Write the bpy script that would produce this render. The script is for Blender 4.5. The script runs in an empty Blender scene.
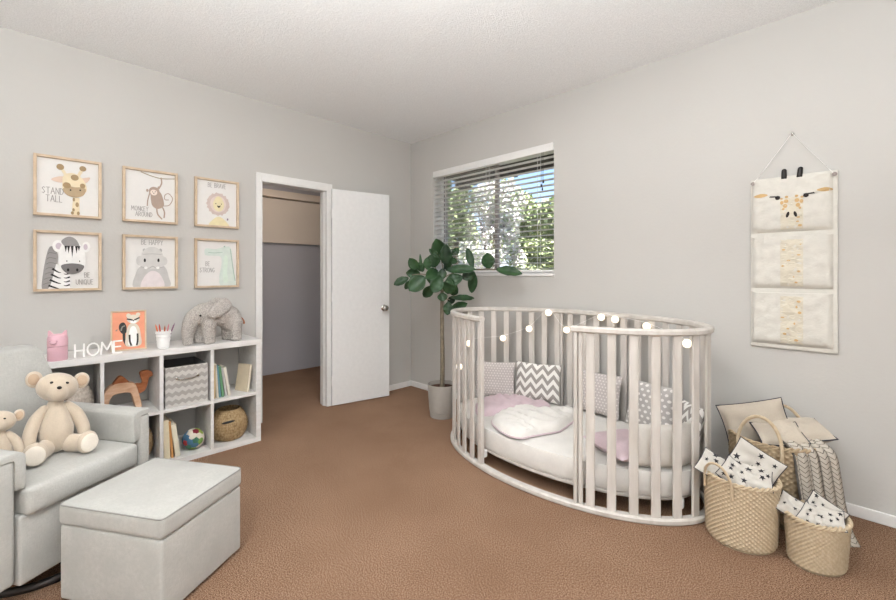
import bpy, bmesh, math, random
from mathutils import Vector, Matrix, noise
PI = math.pi
S = bpy.context.scene
COL = S.collection
# ------------------------------------------------------------------ camera
cam_d = bpy.data.cameras.new('camera'); cam = bpy.data.objects.new('camera', cam_d); COL.objects.link(cam)
cam.location = (3.6415, -3.0704, 1.28)
cam.rotation_euler = (PI/2, 0, math.radians(44.793))
cam_d.sensor_width = 36; cam_d.sensor_fit = 'HORIZONTAL'
cam_d.lens = 417/896*36
cam_d.shift_y = -27/896
cam_d.clip_start = .02; cam_d.clip_end = 200
S.camera = cam
# ------------------------------------------------------------------ world
W = bpy.data.worlds.new('world'); S.world = W; W.use_nodes = True
wn = W.node_tree; wn.nodes.clear()
tc = wn.nodes.new('ShaderNodeTexCoord'); sx = wn.nodes.new('ShaderNodeSeparateXYZ')
wr = wn.nodes.new('ShaderNodeValToRGB'); bg = wn.nodes.new('ShaderNodeBackground'); wo = wn.nodes.new('ShaderNodeOutputWorld')
wn.links.new(tc.outputs['Generated'], sx.inputs[0]); wn.links.new(sx.outputs['Z'], wr.inputs[0])
wn.links.new(wr.outputs[0], bg.inputs[0]); wn.links.new(bg.outputs[0], wo.inputs[0])
el = wr.color_ramp.elements
el[0].position = 0.0; el[0].color = (.80, .86, .92, 1)
el[1].position = 0.55; el[1].color = (.22, .42, .85, 1)
e = el.new(.12); e.color = (.52, .72, .98, 1)
e = el.new(.26); e.color = (.34, .57, .95, 1)
bg.inputs[1].default_value = 1.25
# ------------------------------------------------------------------ sun and big lights
def sun(rot, e, ang=3):
    l = bpy.data.lights.new('sun', 'SUN'); l.energy = e; l.angle = math.radians(ang); l.color = (1, .96, .9)
    o = bpy.data.objects.new('sun', l); COL.objects.link(o); o.rotation_euler = rot
sun((math.radians(28), 0, math.radians(40)), 16.0)
def area(name, loc, rot, sx_, sy_, e, col=(1, 1, 1), shape='RECTANGLE'):
    l = bpy.data.lights.new(name, 'AREA'); l.shape = shape; l.size = sx_; l.size_y = sy_; l.energy = e; l.color = col
    o = bpy.data.objects.new(name, l); COL.objects.link(o); o.location = loc; o.rotation_euler = rot
# added fill lights at the blank rear and side walls, and the round ceiling lamp
area('fill_rear', (2.4, -5.28, 1.35), (math.radians(90), 0, 0), 2.6, 1.9, 6, (.93, .97, 1))
area('fill_side', (5.58, -3.3, 1.4), (math.radians(90), 0, math.radians(90)), 2.2, 1.8, 17, (.94, .97, 1))
area('ceiling_lamp', (2.35, -1.85, 2.66), (0, 0, 0), .45, .45, 15, (.97, .98, 1), 'DISK')
area('closet_fill', (-.42, -1.35, 2.36), (0, math.radians(62), 0), .14, .14, 3.6, (1, .93, .86))  # unseen light added above the door to brighten the closet
# uplight added behind the camera to brighten the ceiling
area('uplight_fill', (3.6, -3.5, 1.55), (PI, 0, 0), 1.8, 1.8, 150, (.93, .97, 1))
S.view_settings.view_transform = 'Standard'; S.view_settings.look = 'None'
S.view_settings.gamma = 1; S.view_settings.use_curve_mapping = False
S.view_settings.exposure = 0.50

# ================================================================== materials
def rgb(r, g, b):
    f = lambda c: (c/255/12.92) if c/255 <= .04045 else ((c/255+.055)/1.055)**2.4
    return (f(r), f(g), f(b), 1)
class NT:
    def __init__(s, name, rough=.6, metallic=0, spec=.3):
        s.m = bpy.data.materials.new(name); s.m.use_nodes = True
        s.t = s.m.node_tree; s.b = s.t.nodes['Principled BSDF']
        s.b.inputs['Roughness'].default_value = rough; s.b.inputs['Metallic'].default_value = metallic
        s.b.inputs['Specular IOR Level'].default_value = spec
        s._c = {}
    def n(s, ty, **k):
        x = s.t.nodes.new(ty)
        for a, v in k.items(): setattr(x, a, v)
        return x
    def l(s, a, b): s.t.links.new(a, b)
    def coord(s, kind='Object'):
        if kind not in s._c: s._c[kind] = s.n('ShaderNodeTexCoord').outputs[kind]
        return s._c[kind]
    def math(s, op, a, b=None):
        x = s.n('ShaderNodeMath', operation=op)
        for i, v in enumerate((a, b)):
            if v is None: continue
            if isinstance(v, (int, float)): x.inputs[i].default_value = v
            else: s.l(v, x.inputs[i])
        return x.outputs[0]
    def noise(s, scale, detail=3, kind='Object', rough=.5, vscale=None):
        x = s.n('ShaderNodeTexNoise'); x.inputs['Scale'].default_value = scale; x.inputs['Detail'].default_value = detail
        x.inputs['Roughness'].default_value = rough
        c = s.coord(kind)
        if vscale:
            mp = s.n('ShaderNodeMapping'); mp.inputs['Scale'].default_value = vscale; s.l(c, mp.inputs[0]); c = mp.outputs[0]
        s.l(c, x.inputs['Vector']); return x.outputs['Fac']
    def ramp(s, fac, stops):
        r = s.n('ShaderNodeValToRGB'); r.color_ramp.interpolation = 'LINEAR'
        e = r.color_ramp.elements
        e[0].position, e[0].color = stops[0]; e[1].position, e[1].color = stops[-1]
        for p, c in stops[1:-1]:
            q = e.new(p); q.color = c
        s.l(fac, r.inputs[0]); return r.outputs[0]
    def mix(s, fac, a, b):
        x = s.n('ShaderNodeMix', data_type='RGBA')
        if isinstance(fac, (int, float)): x.inputs[0].default_value = fac
        else: s.l(fac, x.inputs[0])
        for i, v in ((6, a), (7, b)):
            if isinstance(v, tuple): x.inputs[i].default_value = v
            else: s.l(v, x.inputs[i])
        return x.outputs[2]
    def base(s, c):
        if isinstance(c, tuple): s.b.inputs['Base Color'].default_value = c
        else: s.l(c, s.b.inputs['Base Color'])
        return s
    def bump(s, h, st=.3, d=.002):
        x = s.n('ShaderNodeBump'); x.inputs['Strength'].default_value = st; x.inputs['Distance'].default_value = d
        s.l(h, x.inputs['Height']); s.l(x.outputs[0], s.b.inputs['Normal']); return s
def mul(c, k): return (c[0]*k, c[1]*k, c[2]*k, 1)
def plain(name, c, rough=.5, metallic=0, spec=.3, var=.06, scale=30, bump=.1, d=.001):
    m = NT(name, rough, metallic, spec)
    f = m.noise(scale, 3)
    m.base(m.ramp(f, [(.3, mul(c, 1-var)), (.7, mul(c, 1+var))]))
    if bump: m.bump(m.noise(scale*6, 2), bump, d)
    return m.m
def fabric(name, c, var=.08, weave=420, bump=.35, sheen=.2):
    m = NT(name, .9, 0, .15)
    a = m.noise(weave, 2, vscale=(1, .25, 1)); b = m.noise(weave, 2, vscale=(.25, 1, .25)); g = m.noise(9, 4)
    w = m.math('ADD', a, b)
    w2 = m.math('MULTIPLY', w, .5)
    col = m.ramp(w2, [(.32, mul(c, 1-var*1.6)), (.68, mul(c, 1+var))])
    col = m.mix(m.ramp(g, [(.35, (0, 0, 0, 1)), (.7, (.7, .7, .7, 1))]), col, mul(c, .86))
    m.base(col); m.bump(w, bump, .0012)
    m.b.inputs['Sheen Weight'].default_value = sheen
    return m.m
def wood(name, c1, c2, vs=(3, 30, 30), rough=.5):
    m = NT(name, rough)
    f = m.noise(1.6, 5, vscale=vs)
    m.base(m.ramp(f, [(.32, c1), (.68, c2)])); m.bump(f, .15, .001)
    return m.m
def wallmat(name, c, scale=55):
    m = NT(name, .75, 0, .2)
    a = m.noise(1.2, 3); b = m.noise(scale, 4)
    m.base(m.ramp(a, [(.3, mul(c, .975)), (.7, mul(c, 1.02))])); m.bump(b, .22, .004)
    return m.m
M = {}
M['wall'] = wallmat('wall_paint', rgb(198, 195, 190))
M['wall_w'] = wallmat('white_wall_paint', rgb(222, 219, 215))
M['closet'] = wallmat('closet_paint', rgb(196, 193, 196))
M['closet_top'] = wallmat('closet_beige_board', rgb(238, 224, 208))
m = NT('popcorn_ceiling', .9, 0, .1)
a = m.noise(150, 3, rough=.7); b = m.noise(60, 2)
hh = m.math('ADD', a, m.math('MULTIPLY', b, .6))
m.base(m.ramp(a, [(.35, rgb(232, 232, 231)), (.62, rgb(249, 249, 248))])); m.bump(hh, .55, .008); M['ceil'] = m.m
m = NT('brown_carpet', .95, 0, .05)
a = m.noise(165, 3, rough=.75); b = m.noise(2.2, 5, rough=.6); c = m.noise(330, 2)
sp = m.ramp(m.math('ADD', m.math('MULTIPLY', a, .6), m.math('MULTIPLY', c, .4)), [(.40, rgb(92, 65, 48)), (.5, rgb(168, 129, 101)), (.60, rgb(230, 193, 164))])
m.base(m.mix(m.ramp(b, [(.35, (0, 0, 0, 1)), (.7, (.42, .42, .42, 1))]), sp, rgb(140, 106, 82)))
m.bump(m.math('ADD', a, c), .8, .012); M['carpet'] = m.m
M['white'] = plain('white_gloss_paint', rgb(232, 230, 227), .35, var=.02, bump=.04)
M['door'] = plain('white_door_paint', rgb(230, 229, 227), .4, var=.02, bump=.04)
M['shelf'] = wood('white_ash_laminate', rgb(218, 214, 210), rgb(230, 227, 224), (20, 2.5, 20), .5)
M['crib'] = wood('greige_beech', rgb(194, 187, 179), rgb(210, 204, 197), (14, 14, 3), .45)
M['oak'] = wood('light_oak', rgb(196, 172, 144), rgb(218, 196, 170), (10, 10, 10), .5)
M['camelwood'] = wood('honey_wood', rgb(200, 154, 122), rgb(226, 190, 160), (8, 8, 30), .5)
M['camelwood2'] = wood('reddish_wood', rgb(158, 92, 56), rgb(190, 122, 80), (8, 8, 30), .5)
M['paper'] = plain('art_paper', rgb(228, 225, 221), .7, var=.01, bump=0)
M['chair'] = fabric('pale_grey_linen', rgb(184, 182, 176), .07, 260)
M['chair_pipe'] = fabric('grey_piping', rgb(150, 148, 143), .05)
M['sheet'] = fabric('white_cotton', rgb(224, 220, 214), .03, 300, .2)
M['sheetwrap'] = fabric('cream_padded_cotton', rgb(222, 216, 208), .04, 200, .3)
M['pink'] = fabric('pale_pink_fleece', rgb(214, 192, 198), .04, 160, .4)
M['bear'] = fabric('beige_plush', rgb(200, 184, 164), .05, 300, .4, .5)
M['bear_pad'] = fabric('cream_plush', rgb(226, 216, 202), .03, 300, .3, .4)
M['bear_in'] = fabric('tan_plush', rgb(186, 162, 138), .05, 300, .3, .4)
M['black'] = plain('black_plastic', rgb(34, 30, 28), .3, var=.02, bump=0)
M['dark'] = plain('dark_metal', rgb(62, 58, 56), .4, .6, var=.05, bump=0)
M['steel'] = plain('satin_nickel', rgb(196, 192, 186), .25, 1, .5, .02, bump=0)
M['grommetmetal'] = plain('dull_grommet_metal', rgb(150, 138, 132), .5, .3, var=.05, bump=0)
M['pinkplastic'] = plain('pink_ceramic', rgb(232, 186, 196), .4, var=.02, bump=0)
M['pinkdark'] = plain('dark_pink', rgb(196, 140, 152), .4, var=.02, bump=0)
M['letter'] = plain('white_letter', rgb(246, 244, 240), .45, var=.02, bump=0)
M['soil'] = plain('potting_soil', rgb(78, 50, 38), .95, var=.4, scale=60, bump=.9, d=.01)
M['pot'] = plain('grey_stoneware', rgb(166, 160, 152), .6, var=.03, bump=.1)
M['bark'] = plain('grey_bark', rgb(128, 117, 100), .9, var=.2, scale=40, bump=.6, d=.004)
M['cup'] = plain('white_porcelain', rgb(238, 236, 233), .3, var=.01, bump=0)
M['frame_shadow'] = plain('grey_card', rgb(90, 88, 86), .6, bump=0)
M['binin'] = fabric('grey_bin_lining', rgb(96, 94, 92), .05)
m = NT('leaf_green', .42, 0, .4)
a = m.noise(14, 2); b = m.n('ShaderNodeNewGeometry')
c = m.ramp(m.noise(5, 2), [(.3, rgb(24, 48, 28)), (.7, rgb(52, 88, 48))])
m.base(m.mix(b.outputs['Backfacing'], c, rgb(120, 150, 112))); M['leaf'] = m.m
def rattan(name, c1, c2, c3):
    m = NT(name, .65, 0, .25)
    a = m.noise(90, 3, vscale=(1, 1, .5)); b = m.noise(200, 2)
    m.base(m.mix(m.math('MULTIPLY', b, .4), m.ramp(a, [(.3, c1), (.5, c2), (.7, c3)]), c1)); m.bump(b, .3, .002)
    return m.m
M['rattan'] = rattan('natural_rattan', rgb(160, 139, 110), rgb(174, 153, 124), rgb(188, 168, 140))
M['rattan_l'] = rattan('pale_rattan', rgb(184, 164, 136), rgb(194, 175, 147), rgb(204, 187, 161))
M['seagrass'] = rattan('seagrass', rgb(138, 112, 78), rgb(172, 146, 108), rgb(196, 172, 132))
M['greyrope'] = rattan('grey_felt_rope', rgb(176, 164, 150), rgb(200, 188, 176), rgb(214, 204, 192))
M['starcloth'] = fabric('white_star_cotton', rgb(200, 194, 185), .03, 300, .2)
M['star'] = fabric('charcoal_print', rgb(52, 50, 54), .03, 300, .1)
M['linen'] = fabric('cream_linen', rgb(196, 184, 168), .05, 300, .3)
M['navy'] = fabric('navy_piping', rgb(44, 44, 58), .03, 300, .1)
m = NT('elephant_boucle', .95, 0, .1)
v = m.n('ShaderNodeTexVoronoi'); v.inputs['Scale'].default_value = 130; m.l(m.coord(), v.inputs['Vector'])
m.base(m.ramp(v.outputs['Distance'], [(.0, rgb(226, 219, 212)), (.75, rgb(184, 176, 169))])); m.bump(m.math('SUBTRACT', 1, v.outputs['Distance']), 1, .008); M['eleph'] = m.m
M['eleph_ear'] = M['eleph']
def emis(name, c, s):
    m = NT(name); m.b.inputs['Emission Color'].default_value = c; m.b.inputs['Emission Strength'].default_value = s; m.base(c); return m.m
M['bulb'] = emis('warm_globe_bulb', (1, .88, .70, 1), .95)
def uvpattern(name, kind, c1, c2, sc):
    m = NT(name, .9, 0, .15); uv = m.coord('UV'); s_ = m.n('ShaderNodeSeparateXYZ'); m.l(uv, s_.inputs[0]); u, v = s_.outputs[0], s_.outputs[1]
    if kind == 'chevron':
        fx = m.math('MULTIPLY', u, sc[0]); z = m.math('ABSOLUTE', m.math('SUBTRACT', m.math('FRACT', fx), .5))
        y = m.math('FRACT', m.math('ADD', m.math('MULTIPLY', v, sc[1]), m.math('MULTIPLY', z, sc[2])))
        f = m.math('GREATER_THAN', y, .5)
    elif kind == 'dots':
        fx = m.math('MULTIPLY', u, sc[0]); fy = m.math('MULTIPLY', v, sc[1])
        row = m.math('MODULO', m.math('FLOOR', fy), 2); fx = m.math('ADD', fx, m.math('MULTIPLY', row, .5))
        dx = m.math('SUBTRACT', m.math('FRACT', fx), .5); dy = m.math('SUBTRACT', m.math('FRACT', fy), .5)
        dd = m.math('ADD', m.math('MULTIPLY', dx, dx), m.math('MULTIPLY', dy, dy))
        f = m.math('LESS_THAN', dd, sc[2])
    elif kind == 'braid':
        fx = m.math('MULTIPLY', u, sc[0]); z = m.math('ABSOLUTE', m.math('SUBTRACT', m.math('FRACT', fx), .5))
        y = m.math('FRACT', m.math('ADD', m.math('MULTIPLY', v, sc[1]), m.math('MULTIPLY', z, sc[2])))
        f1 = m.math('GREATER_THAN', y, .84); f2 = m.math('GREATER_THAN', z, .47)
        f = m.math('MAXIMUM', f1, f2)
        m.bump(m.math('SUBTRACT', 1, y), .8, .006)
    m.base(m.mix(f, c1, c2))
    if kind != 'braid': m.bump(m.noise(400, 2), .2, .001)
    return m.m
M['chevron'] = uvpattern('grey_chevron_cotton', 'chevron', rgb(232, 229, 224), rgb(158, 152, 147), (4, 4.0, 1.5))
M['dots'] = uvpattern('grey_dotted_cotton', 'dots', rgb(188, 180, 177), rgb(218, 212, 207), (14, 14, .06))
M['hearts'] = uvpattern('grey_heart_cotton', 'dots', rgb(186, 181, 177), rgb(236, 232, 228), (8, 9, .07))
M['bin'] = uvpattern('pale_chevron_canvas', 'chevron', rgb(200, 196, 190), rgb(170, 165, 159), (6.5, 5.0, .55))
M['braid'] = uvpattern('knitted_cream_braid', 'braid', rgb(192, 183, 170), rgb(104, 98, 92), (4, 46, 1.4))
m = NT('window_glass', .02, 0, .5)
g = m.n('ShaderNodeBsdfTransparent'); gl = m.n('ShaderNodeBsdfGlossy'); gl.inputs['Roughness'].default_value = .02
fr = m.n('ShaderNodeFresnel'); mx = m.n('ShaderNodeMixShader'); m.l(m.math('MULTIPLY', fr.outputs[0], .6), mx.inputs[0]); m.l(g.outputs[0], mx.inputs[1]); m.l(gl.outputs[0], mx.inputs[2])
m.l(mx.outputs[0], m.t.nodes['Material Output'].inputs[0]); M['glass'] = m.m
def solid(name, c, rough=.8):
    if name in M: return M[name]
    M[name] = plain(name, c, rough, var=.04, bump=0); return M[name]

# ================================================================== mesh tools
class G:
    """collects vertices and faces of ONE mesh"""
    def __init__(s): s.v = []; s.f = []; s.mi = []; s.uv = {}; s.cur = 0
    def add(s, vs, fs, T=None, uvs=None):
        o = len(s.v)
        s.v += [tuple(T @ Vector(p)) if T is not None else tuple(p) for p in vs]
        for k, f in enumerate(fs):
            if uvs: s.uv[len(s.f)] = [uvs[i] for i in f]
            s.f.append(tuple(i+o for i in f)); s.mi.append(s.cur)
        return s
    def box(s, x0, y0, z0, x1, y1, z1, T=None):
        vs = [(x, y, z) for z in (z0, z1) for y in (y0, y1) for x in (x0, x1)]
        return s.add(vs, [(0, 2, 3, 1), (4, 5, 7, 6), (0, 1, 5, 4), (2, 6, 7, 3), (0, 4, 6, 2), (1, 3, 7, 5)], T)
    def prism(s, pts, z0, z1, T=None):
        n = len(pts); a = sum(pts[i][0]*pts[(i+1) % n][1]-pts[(i+1) % n][0]*pts[i][1] for i in range(n))
        if a < 0: pts = pts[::-1]
        vs = [(p[0], p[1], z0) for p in pts]+[(p[0], p[1], z1) for p in pts]
        fs = [tuple(range(n))[::-1], tuple(range(n, 2*n))]+[(i, (i+1) % n, n+(i+1) % n, n+i) for i in range(n)]
        return s.add(vs, fs, T)
    def lathe(s, prof, n=32, T=None, rx=1, ry=1, a0=0, a1=2*PI):
        full = abs(a1-a0-2*PI) < 1e-6; m = n if full else n+1
        vs = [(r*math.cos(a0+(a1-a0)*i/n)*rx, r*math.sin(a0+(a1-a0)*i/n)*ry, z) for r, z in prof for i in range(m)]
        fs = []
        for j in range(len(prof)-1):
            for i in range(n):
                i2 = (i+1) % m if full else i+1
                fs.append((j*m+i, j*m+i2, (j+1)*m+i2, (j+1)*m+i))
        return s.add(vs, fs, T)
    def sphere(s, c, r, n=20, T=None, rot=None):
        if isinstance(r, (int, float)): r = (r, r, r)
        prof = [(math.sin(PI*j/(n//2)), -math.cos(PI*j/(n//2))) for j in range(n//2+1)]
        prof[0] = (1e-4, -1); prof[-1] = (1e-4, 1)
        L = Matrix.Translation(c) @ (rot if rot is not None else Matrix.Identity(4)) @ Matrix.Diagonal((r[0], r[1], r[2], 1))
        return s.lathe(prof, n, (T @ L) if T is not None else L)
    def tube(s, pts, rad, n=10, T=None, cap=True, closed=False, flat=1, up=None):
        pts = [Vector(p) for p in pts]; N = len(pts)
        rad = [rad]*N if isinstance(rad, (int, float)) else rad
        vs = []; fs = []; pu = None
        for i, p in enumerate(pts):
            if closed: t = pts[(i+1) % N]-pts[i-1]
            else: t = pts[min(i+1, N-1)]-pts[max(i-1, 0)]
            t.normalize()
            if pu is None: pu = Vector(up) if up else (Vector((0, 0, 1)) if abs(t.z) < .9 else Vector((1, 0, 0)))
            u = (pu-t*pu.dot(t)); u.normalize(); w = t.cross(u); pu = u
            for k in range(n):
                a = 2*PI*k/n; vs.append(p+rad[i]*(math.cos(a)*u*flat+math.sin(a)*w))
        for i in range(N if closed else N-1):
            for k in range(n):
                a, b = i*n+k, i*n+(k+1) % n; c, d = ((i+1) % N)*n+(k+1) % n, ((i+1) % N)*n+k
                fs.append((a, b, c, d))
        if cap and not closed: fs += [tuple(range(n))[::-1], tuple(range((N-1)*n, N*n))]
        return s.add(vs, fs, T)
    def limb(s, pts, rad, n=16, T=None, sub=5):
        """rounded, tapered limb along a smooth path"""
        P, Rr = smooth(pts, rad, sub)
        a, b = Vector(P[0]), Vector(P[-1]); ta = (a-Vector(P[1])).normalized(); tb = (b-Vector(P[-2])).normalized()
        A = [(a+ta*Rr[0]*math.sin(q), Rr[0]*math.cos(q)) for q in (1.5, 1.2, .9, .6, .3)]
        B = [(b+tb*Rr[-1]*math.sin(q), Rr[-1]*math.cos(q)) for q in (.3, .6, .9, 1.2, 1.5)]
        return s.tube([q[0] for q in A]+P+[q[0] for q in B], [q[1] for q in A]+Rr+[q[1] for q in B], n, T)
    def grid(s, fn, nu, nv, T=None, cu=False, flip=False):
        vs = [fn(i/nu, j/nv) for j in range(nv+1) for i in range(nu+1)]
        uvs = [(i/nu, j/nv) for j in range(nv+1) for i in range(nu+1)]
        fs = []
        for j in range(nv):
            for i in range(nu):
                a = j*(nu+1)+i; q = (a, a+1, a+nu+2, a+nu+1); fs.append(q[::-1] if flip else q)
        return s.add(vs, fs, T, uvs)
    def rbox(s, c, d, r, n=6, T=None, bulge=(0, 0, 0), bot=True):
        """soft rounded box centred on c"""
        hx, hy, hz = d[0]/2, d[1]/2, d[2]/2
        r = min(r, hx*.98, hy*.98, hz*.98)
        def par(h):
            q = [-h+r*(1-math.cos(k/4*PI/2)) for k in range(4)]
            mid = [-(h-r)+2*(h-r)*k/n for k in range(n+1)]
            return q+mid+[-x for x in q[::-1]]
        Px, Py, Pz = par(hx), par(hy), par(hz)
        def out(p):
            x, y, z = p
            q = Vector((max(-(hx-r), min(hx-r, x)), max(-(hy-r), min(hy-r, y)), max(-(hz-r), min(hz-r, z))))
            dd = Vector(p)-q
            if dd.length > 1e-9: q = q+dd.normalized()*r
            bx = 1-(q.x/hx)**2; by = 1-(q.y/hy)**2; bz = 1-(q.z/hz)**2
            bx, by, bz = max(bx, 0), max(by, 0), max(bz, 0)
            q.x += bulge[0]*by*bz*(q.x/hx); q.y += bulge[1]*bx*bz*(q.y/hy); q.z += bulge[2]*bx*by*(q.z/hz)*(1 if (bot or q.z > 0) else 0)
            return q+Vector(c)
        idx = {}; vs = []; fs = []
        def V(p):
            k = tuple(round(x, 6) for x in p)
            if k not in idx: idx[k] = len(vs); vs.append(out(p))
            return idx[k]
        for sg in (-1, 1):
            for A, B, mk in ((Px, Py, lambda a, b: (a, b, sg*hz)), (Py, Pz, lambda a, b: (sg*hx, a, b)), (Pz, Px, lambda a, b: (b, sg*hy, a))):
                for i in range(len(A)-1):
                    for j in range(len(B)-1):
                        q = (V(mk(A[i], B[j])), V(mk(A[i+1], B[j])), V(mk(A[i+1], B[j+1])), V(mk(A[i], B[j+1])))
                        if len(set(q)) < 4: continue
                        fs.append(q if sg > 0 else q[::-1])
        return s.add(vs, fs, T)
    def build(s, name, mats, parent=None, loc=None, rot=None, angle=40, bevel=0, sub=0, label=None, smooth_=True):
        me = bpy.data.meshes.new(name)
        me.from_pydata([tuple(p) for p in s.v], [], s.f)
        if not isinstance(mats, (list, tuple)): mats = [mats]
        for m_ in mats: me.materials.append(M[m_] if isinstance(m_, str) else m_)
        me.polygons.foreach_set('material_index', s.mi)
        if s.uv:
            L = me.uv_layers.new(name='UVMap')
            for k, us in s.uv.items():
                p = me.polygons[k]
                for li, u in zip(p.loop_indices, us): L.data[li].uv = u
        me.update()
        if smooth_:
            me.shade_smooth()
            if angle < 180: me.set_sharp_from_angle(angle=math.radians(angle))
        o = bpy.data.objects.new(name, me); COL.objects.link(o)
        if parent is not None: o.parent = parent
        if loc is not None: o.location = loc
        if rot is not None: o.rotation_euler = rot
        if bevel:
            b = o.modifiers.new('bevel', 'BEVEL'); b.width = bevel; b.segments = 2; b.limit_method = 'ANGLE'; b.harden_normals = True
        if sub:
            b = o.modifiers.new('sub', 'SUBSURF'); b.levels = sub; b.render_levels = sub
        if label: o['label'] = label
        return o
def smooth(pts, rad=None, sub=5, closed=False):
    P = [Vector(p) for p in pts]; N = len(P)
    Rr = rad if isinstance(rad, (list, tuple)) else [rad or 0]*N
    out, ro = [], []
    for i in range(N if closed else N-1):
        g = (lambda k: P[k % N]) if closed else (lambda k: P[max(0, min(N-1, k))])
        p0, p1, p2, p3 = g(i-1), g(i), g(i+1), g(i+2)
        for k in range(sub):
            t = k/sub
            out.append(.5*((2*p1)+(p2-p0)*t+(2*p0-5*p1+4*p2-p3)*t*t+(3*p1-p0-3*p2+p3)*t**3)); ro.append(Rr[i]*(1-t)+Rr[(i+1) % N]*t)
    if not closed: out.append(P[-1]); ro.append(Rr[-1])
    return out, ro
def thing(name, label, cat, loc=(0, 0, 0), rotz=0, group=None):
    o = bpy.data.objects.new(name, None); COL.objects.link(o); o.empty_display_size = .05
    o.location = loc; o.rotation_euler = (0, 0, rotz); return tag(o, label, cat, group)
def tag(o, label, cat, group=None, kind=None):
    o['label'] = label; o['category'] = cat
    if group: o['group'] = group
    if kind: o['kind'] = kind
    return o
def struct(name, g, m_, **k):
    o = g.build(name, m_, **k); o['kind'] = 'structure'; return o
def Rz(a): return Matrix.Rotation(a, 4, 'Z')
def Rx(a): return Matrix.Rotation(a, 4, 'X')
def Ry(a): return Matrix.Rotation(a, 4, 'Y')
def Tr(x, y, z): return Matrix.Translation((x, y, z))
def B(x0, y0, z0, x1, y1, z1): return G().box(x0, y0, z0, x1, y1, z1)
def boxes(*a):
    g = G()
    for q in a: g.box(*q)
    return g
# stroke alphabet, unit height, each letter a list of polylines (x, y)
ST = {'A': (.7, [[(0, 0), (.35, 1), (.7, 0)], [(.13, .38), (.57, .38)]]), 'B': (.6, [[(0, 0), (0, 1), (.4, .97), (.52, .78), (.4, .56), (0, .52)], [(.4, .54), (.58, .3), (.45, .04), (0, 0)]]),
 'D': (.65, [[(0, 0), (0, 1), (.4, .9), (.62, .5), (.4, .08), (0, 0)]]), 'E': (.5, [[(.5, 1), (0, 1), (0, 0), (.5, 0)], [(0, .52), (.42, .52)]]),
 'G': (.65, [[(.6, .85), (.35, 1), (.05, .7), (.05, .3), (.35, 0), (.62, .2), (.62, .45), (.35, .45)]]), 'H': (.6, [[(0, 0), (0, 1)], [(.6, 0), (.6, 1)], [(0, .5), (.6, .5)]]),
 'I': (.1, [[(.05, 0), (.05, 1)]]), 'K': (.6, [[(0, 0), (0, 1)], [(.55, 1), (0, .45), (.6, 0)]]), 'L': (.5, [[(0, 1), (0, 0), (.5, 0)]]),
 'M': (.8, [[(0, 0), (.08, 1), (.4, .35), (.72, 1), (.8, 0)]]), 'N': (.6, [[(0, 0), (0, 1), (.6, 0), (.6, 1)]]),
 'O': (.7, [[(.35+.33*math.cos(2*PI*k/14), .5+.5*math.sin(2*PI*k/14)) for k in range(15)]]), 'P': (.55, [[(0, 0), (0, 1), (.4, .97), (.54, .74), (.4, .5), (0, .46)]]),
 'Q': (.75, [[(.35+.33*math.cos(2*PI*k/14), .5+.5*math.sin(2*PI*k/14)) for k in range(15)], [(.42, .28), (.72, -.05)]]),
 'R': (.6, [[(0, 0), (0, 1), (.4, .97), (.54, .74), (.4, .5), (0, .46)], [(.25, .47), (.6, 0)]]), 'S': (.55, [[(.52, .86), (.28, 1), (.04, .78), (.28, .53), (.5, .27), (.28, 0), (.02, .15)]]),
 'T': (.65, [[(0, 1), (.65, 1)], [(.33, 1), (.33, 0)]]), 'U': (.6, [[(0, 1), (.03, .2), (.3, 0), (.57, .2), (.6, 1)]]), 'V': (.6, [[(0, 1), (.3, 0), (.6, 1)]]),
 'Y': (.6, [[(0, 1), (.3, .5), (.6, 1)], [(.3, .5), (.3, 0)]]), ' ': (.4, [])}
def write(g, s, x, y, h, T, r=.0011, sp=.22, z=.0008, cx=False):
    wd = sum((ST[c][0]+sp)*h*.62 for c in s)-sp*h*.62
    if cx: x -= wd/2
    for c in s:
        w, ls = ST[c]
        for L in ls:
            P = [(x+p[0]*h*.62, y+p[1]*h, z) for p in L]
            for a, b in zip(P, P[1:]):
                d = Vector(b)-Vector(a); n_ = Vector((-d.y, d.x, 0)).normalized()*r; e_ = d.normalized()*r*.6
                A_, B_ = Vector(a)-e_, Vector(b)+e_
                g.add([A_-n_, B_-n_, B_+n_, A_+n_, A_-n_+Vector((0, 0, .0006)), B_-n_+Vector((0, 0, .0006)), B_+n_+Vector((0, 0, .0006)), A_+n_+Vector((0, 0, .0006))],
                      [(0, 3, 2, 1), (4, 5, 6, 7), (0, 1, 5, 4), (1, 2, 6, 5), (2, 3, 7, 6), (3, 0, 4, 7)], T)
        x += (w+sp)*h*.62

# ================================================================== room
H = 2.748
XE, YB = 5.65, -5.35
struct('floor', B(0, YB, -.05, XE, 0, 0), 'carpet')
struct('ceiling', B(-.12, YB-.1, H, XE+.1, .14, H+.12), 'ceil')
DY0, DY1, DZ = -1.672, -1.045, 2.075
g = boxes((-.12, YB, 0, 0, DY0, H), (-.12, DY1, 0, 0, .14, H), (-.12, DY0, DZ, 0, DY1, H))
struct('wall_left', g, 'wall')
WX0, WX1, WZ0, WZ1 = .372, 1.83, 1.275, 2.365
g = boxes((0, 0, 0, WX0, .22, H), (WX1, 0, 0, XE, .22, H), (WX0, 0, 0, WX1, .22, WZ0), (WX0, 0, WZ1, WX1, .22, H))
struct('wall_right', g, 'wall')
struct('wall_back', boxes((0, YB-.1, 0, XE, YB, H)), 'wall')
struct('wall_side', boxes((XE, YB, 0, XE+.1, .14, H)), 'wall')
def bb(name, x0, y0, x1, y1):
    g = G(); g.box(x0, y0, 0, x1, y1, .062); struct(name, g, 'white', bevel=.006)
bb('baseboard_left', 0, DY1+.065, .014, -.001); bb('baseboard_right', .014, -.014, XE, 0)
bb('baseboard_left_front', 0, YB, .014, DY0-.055)
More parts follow.
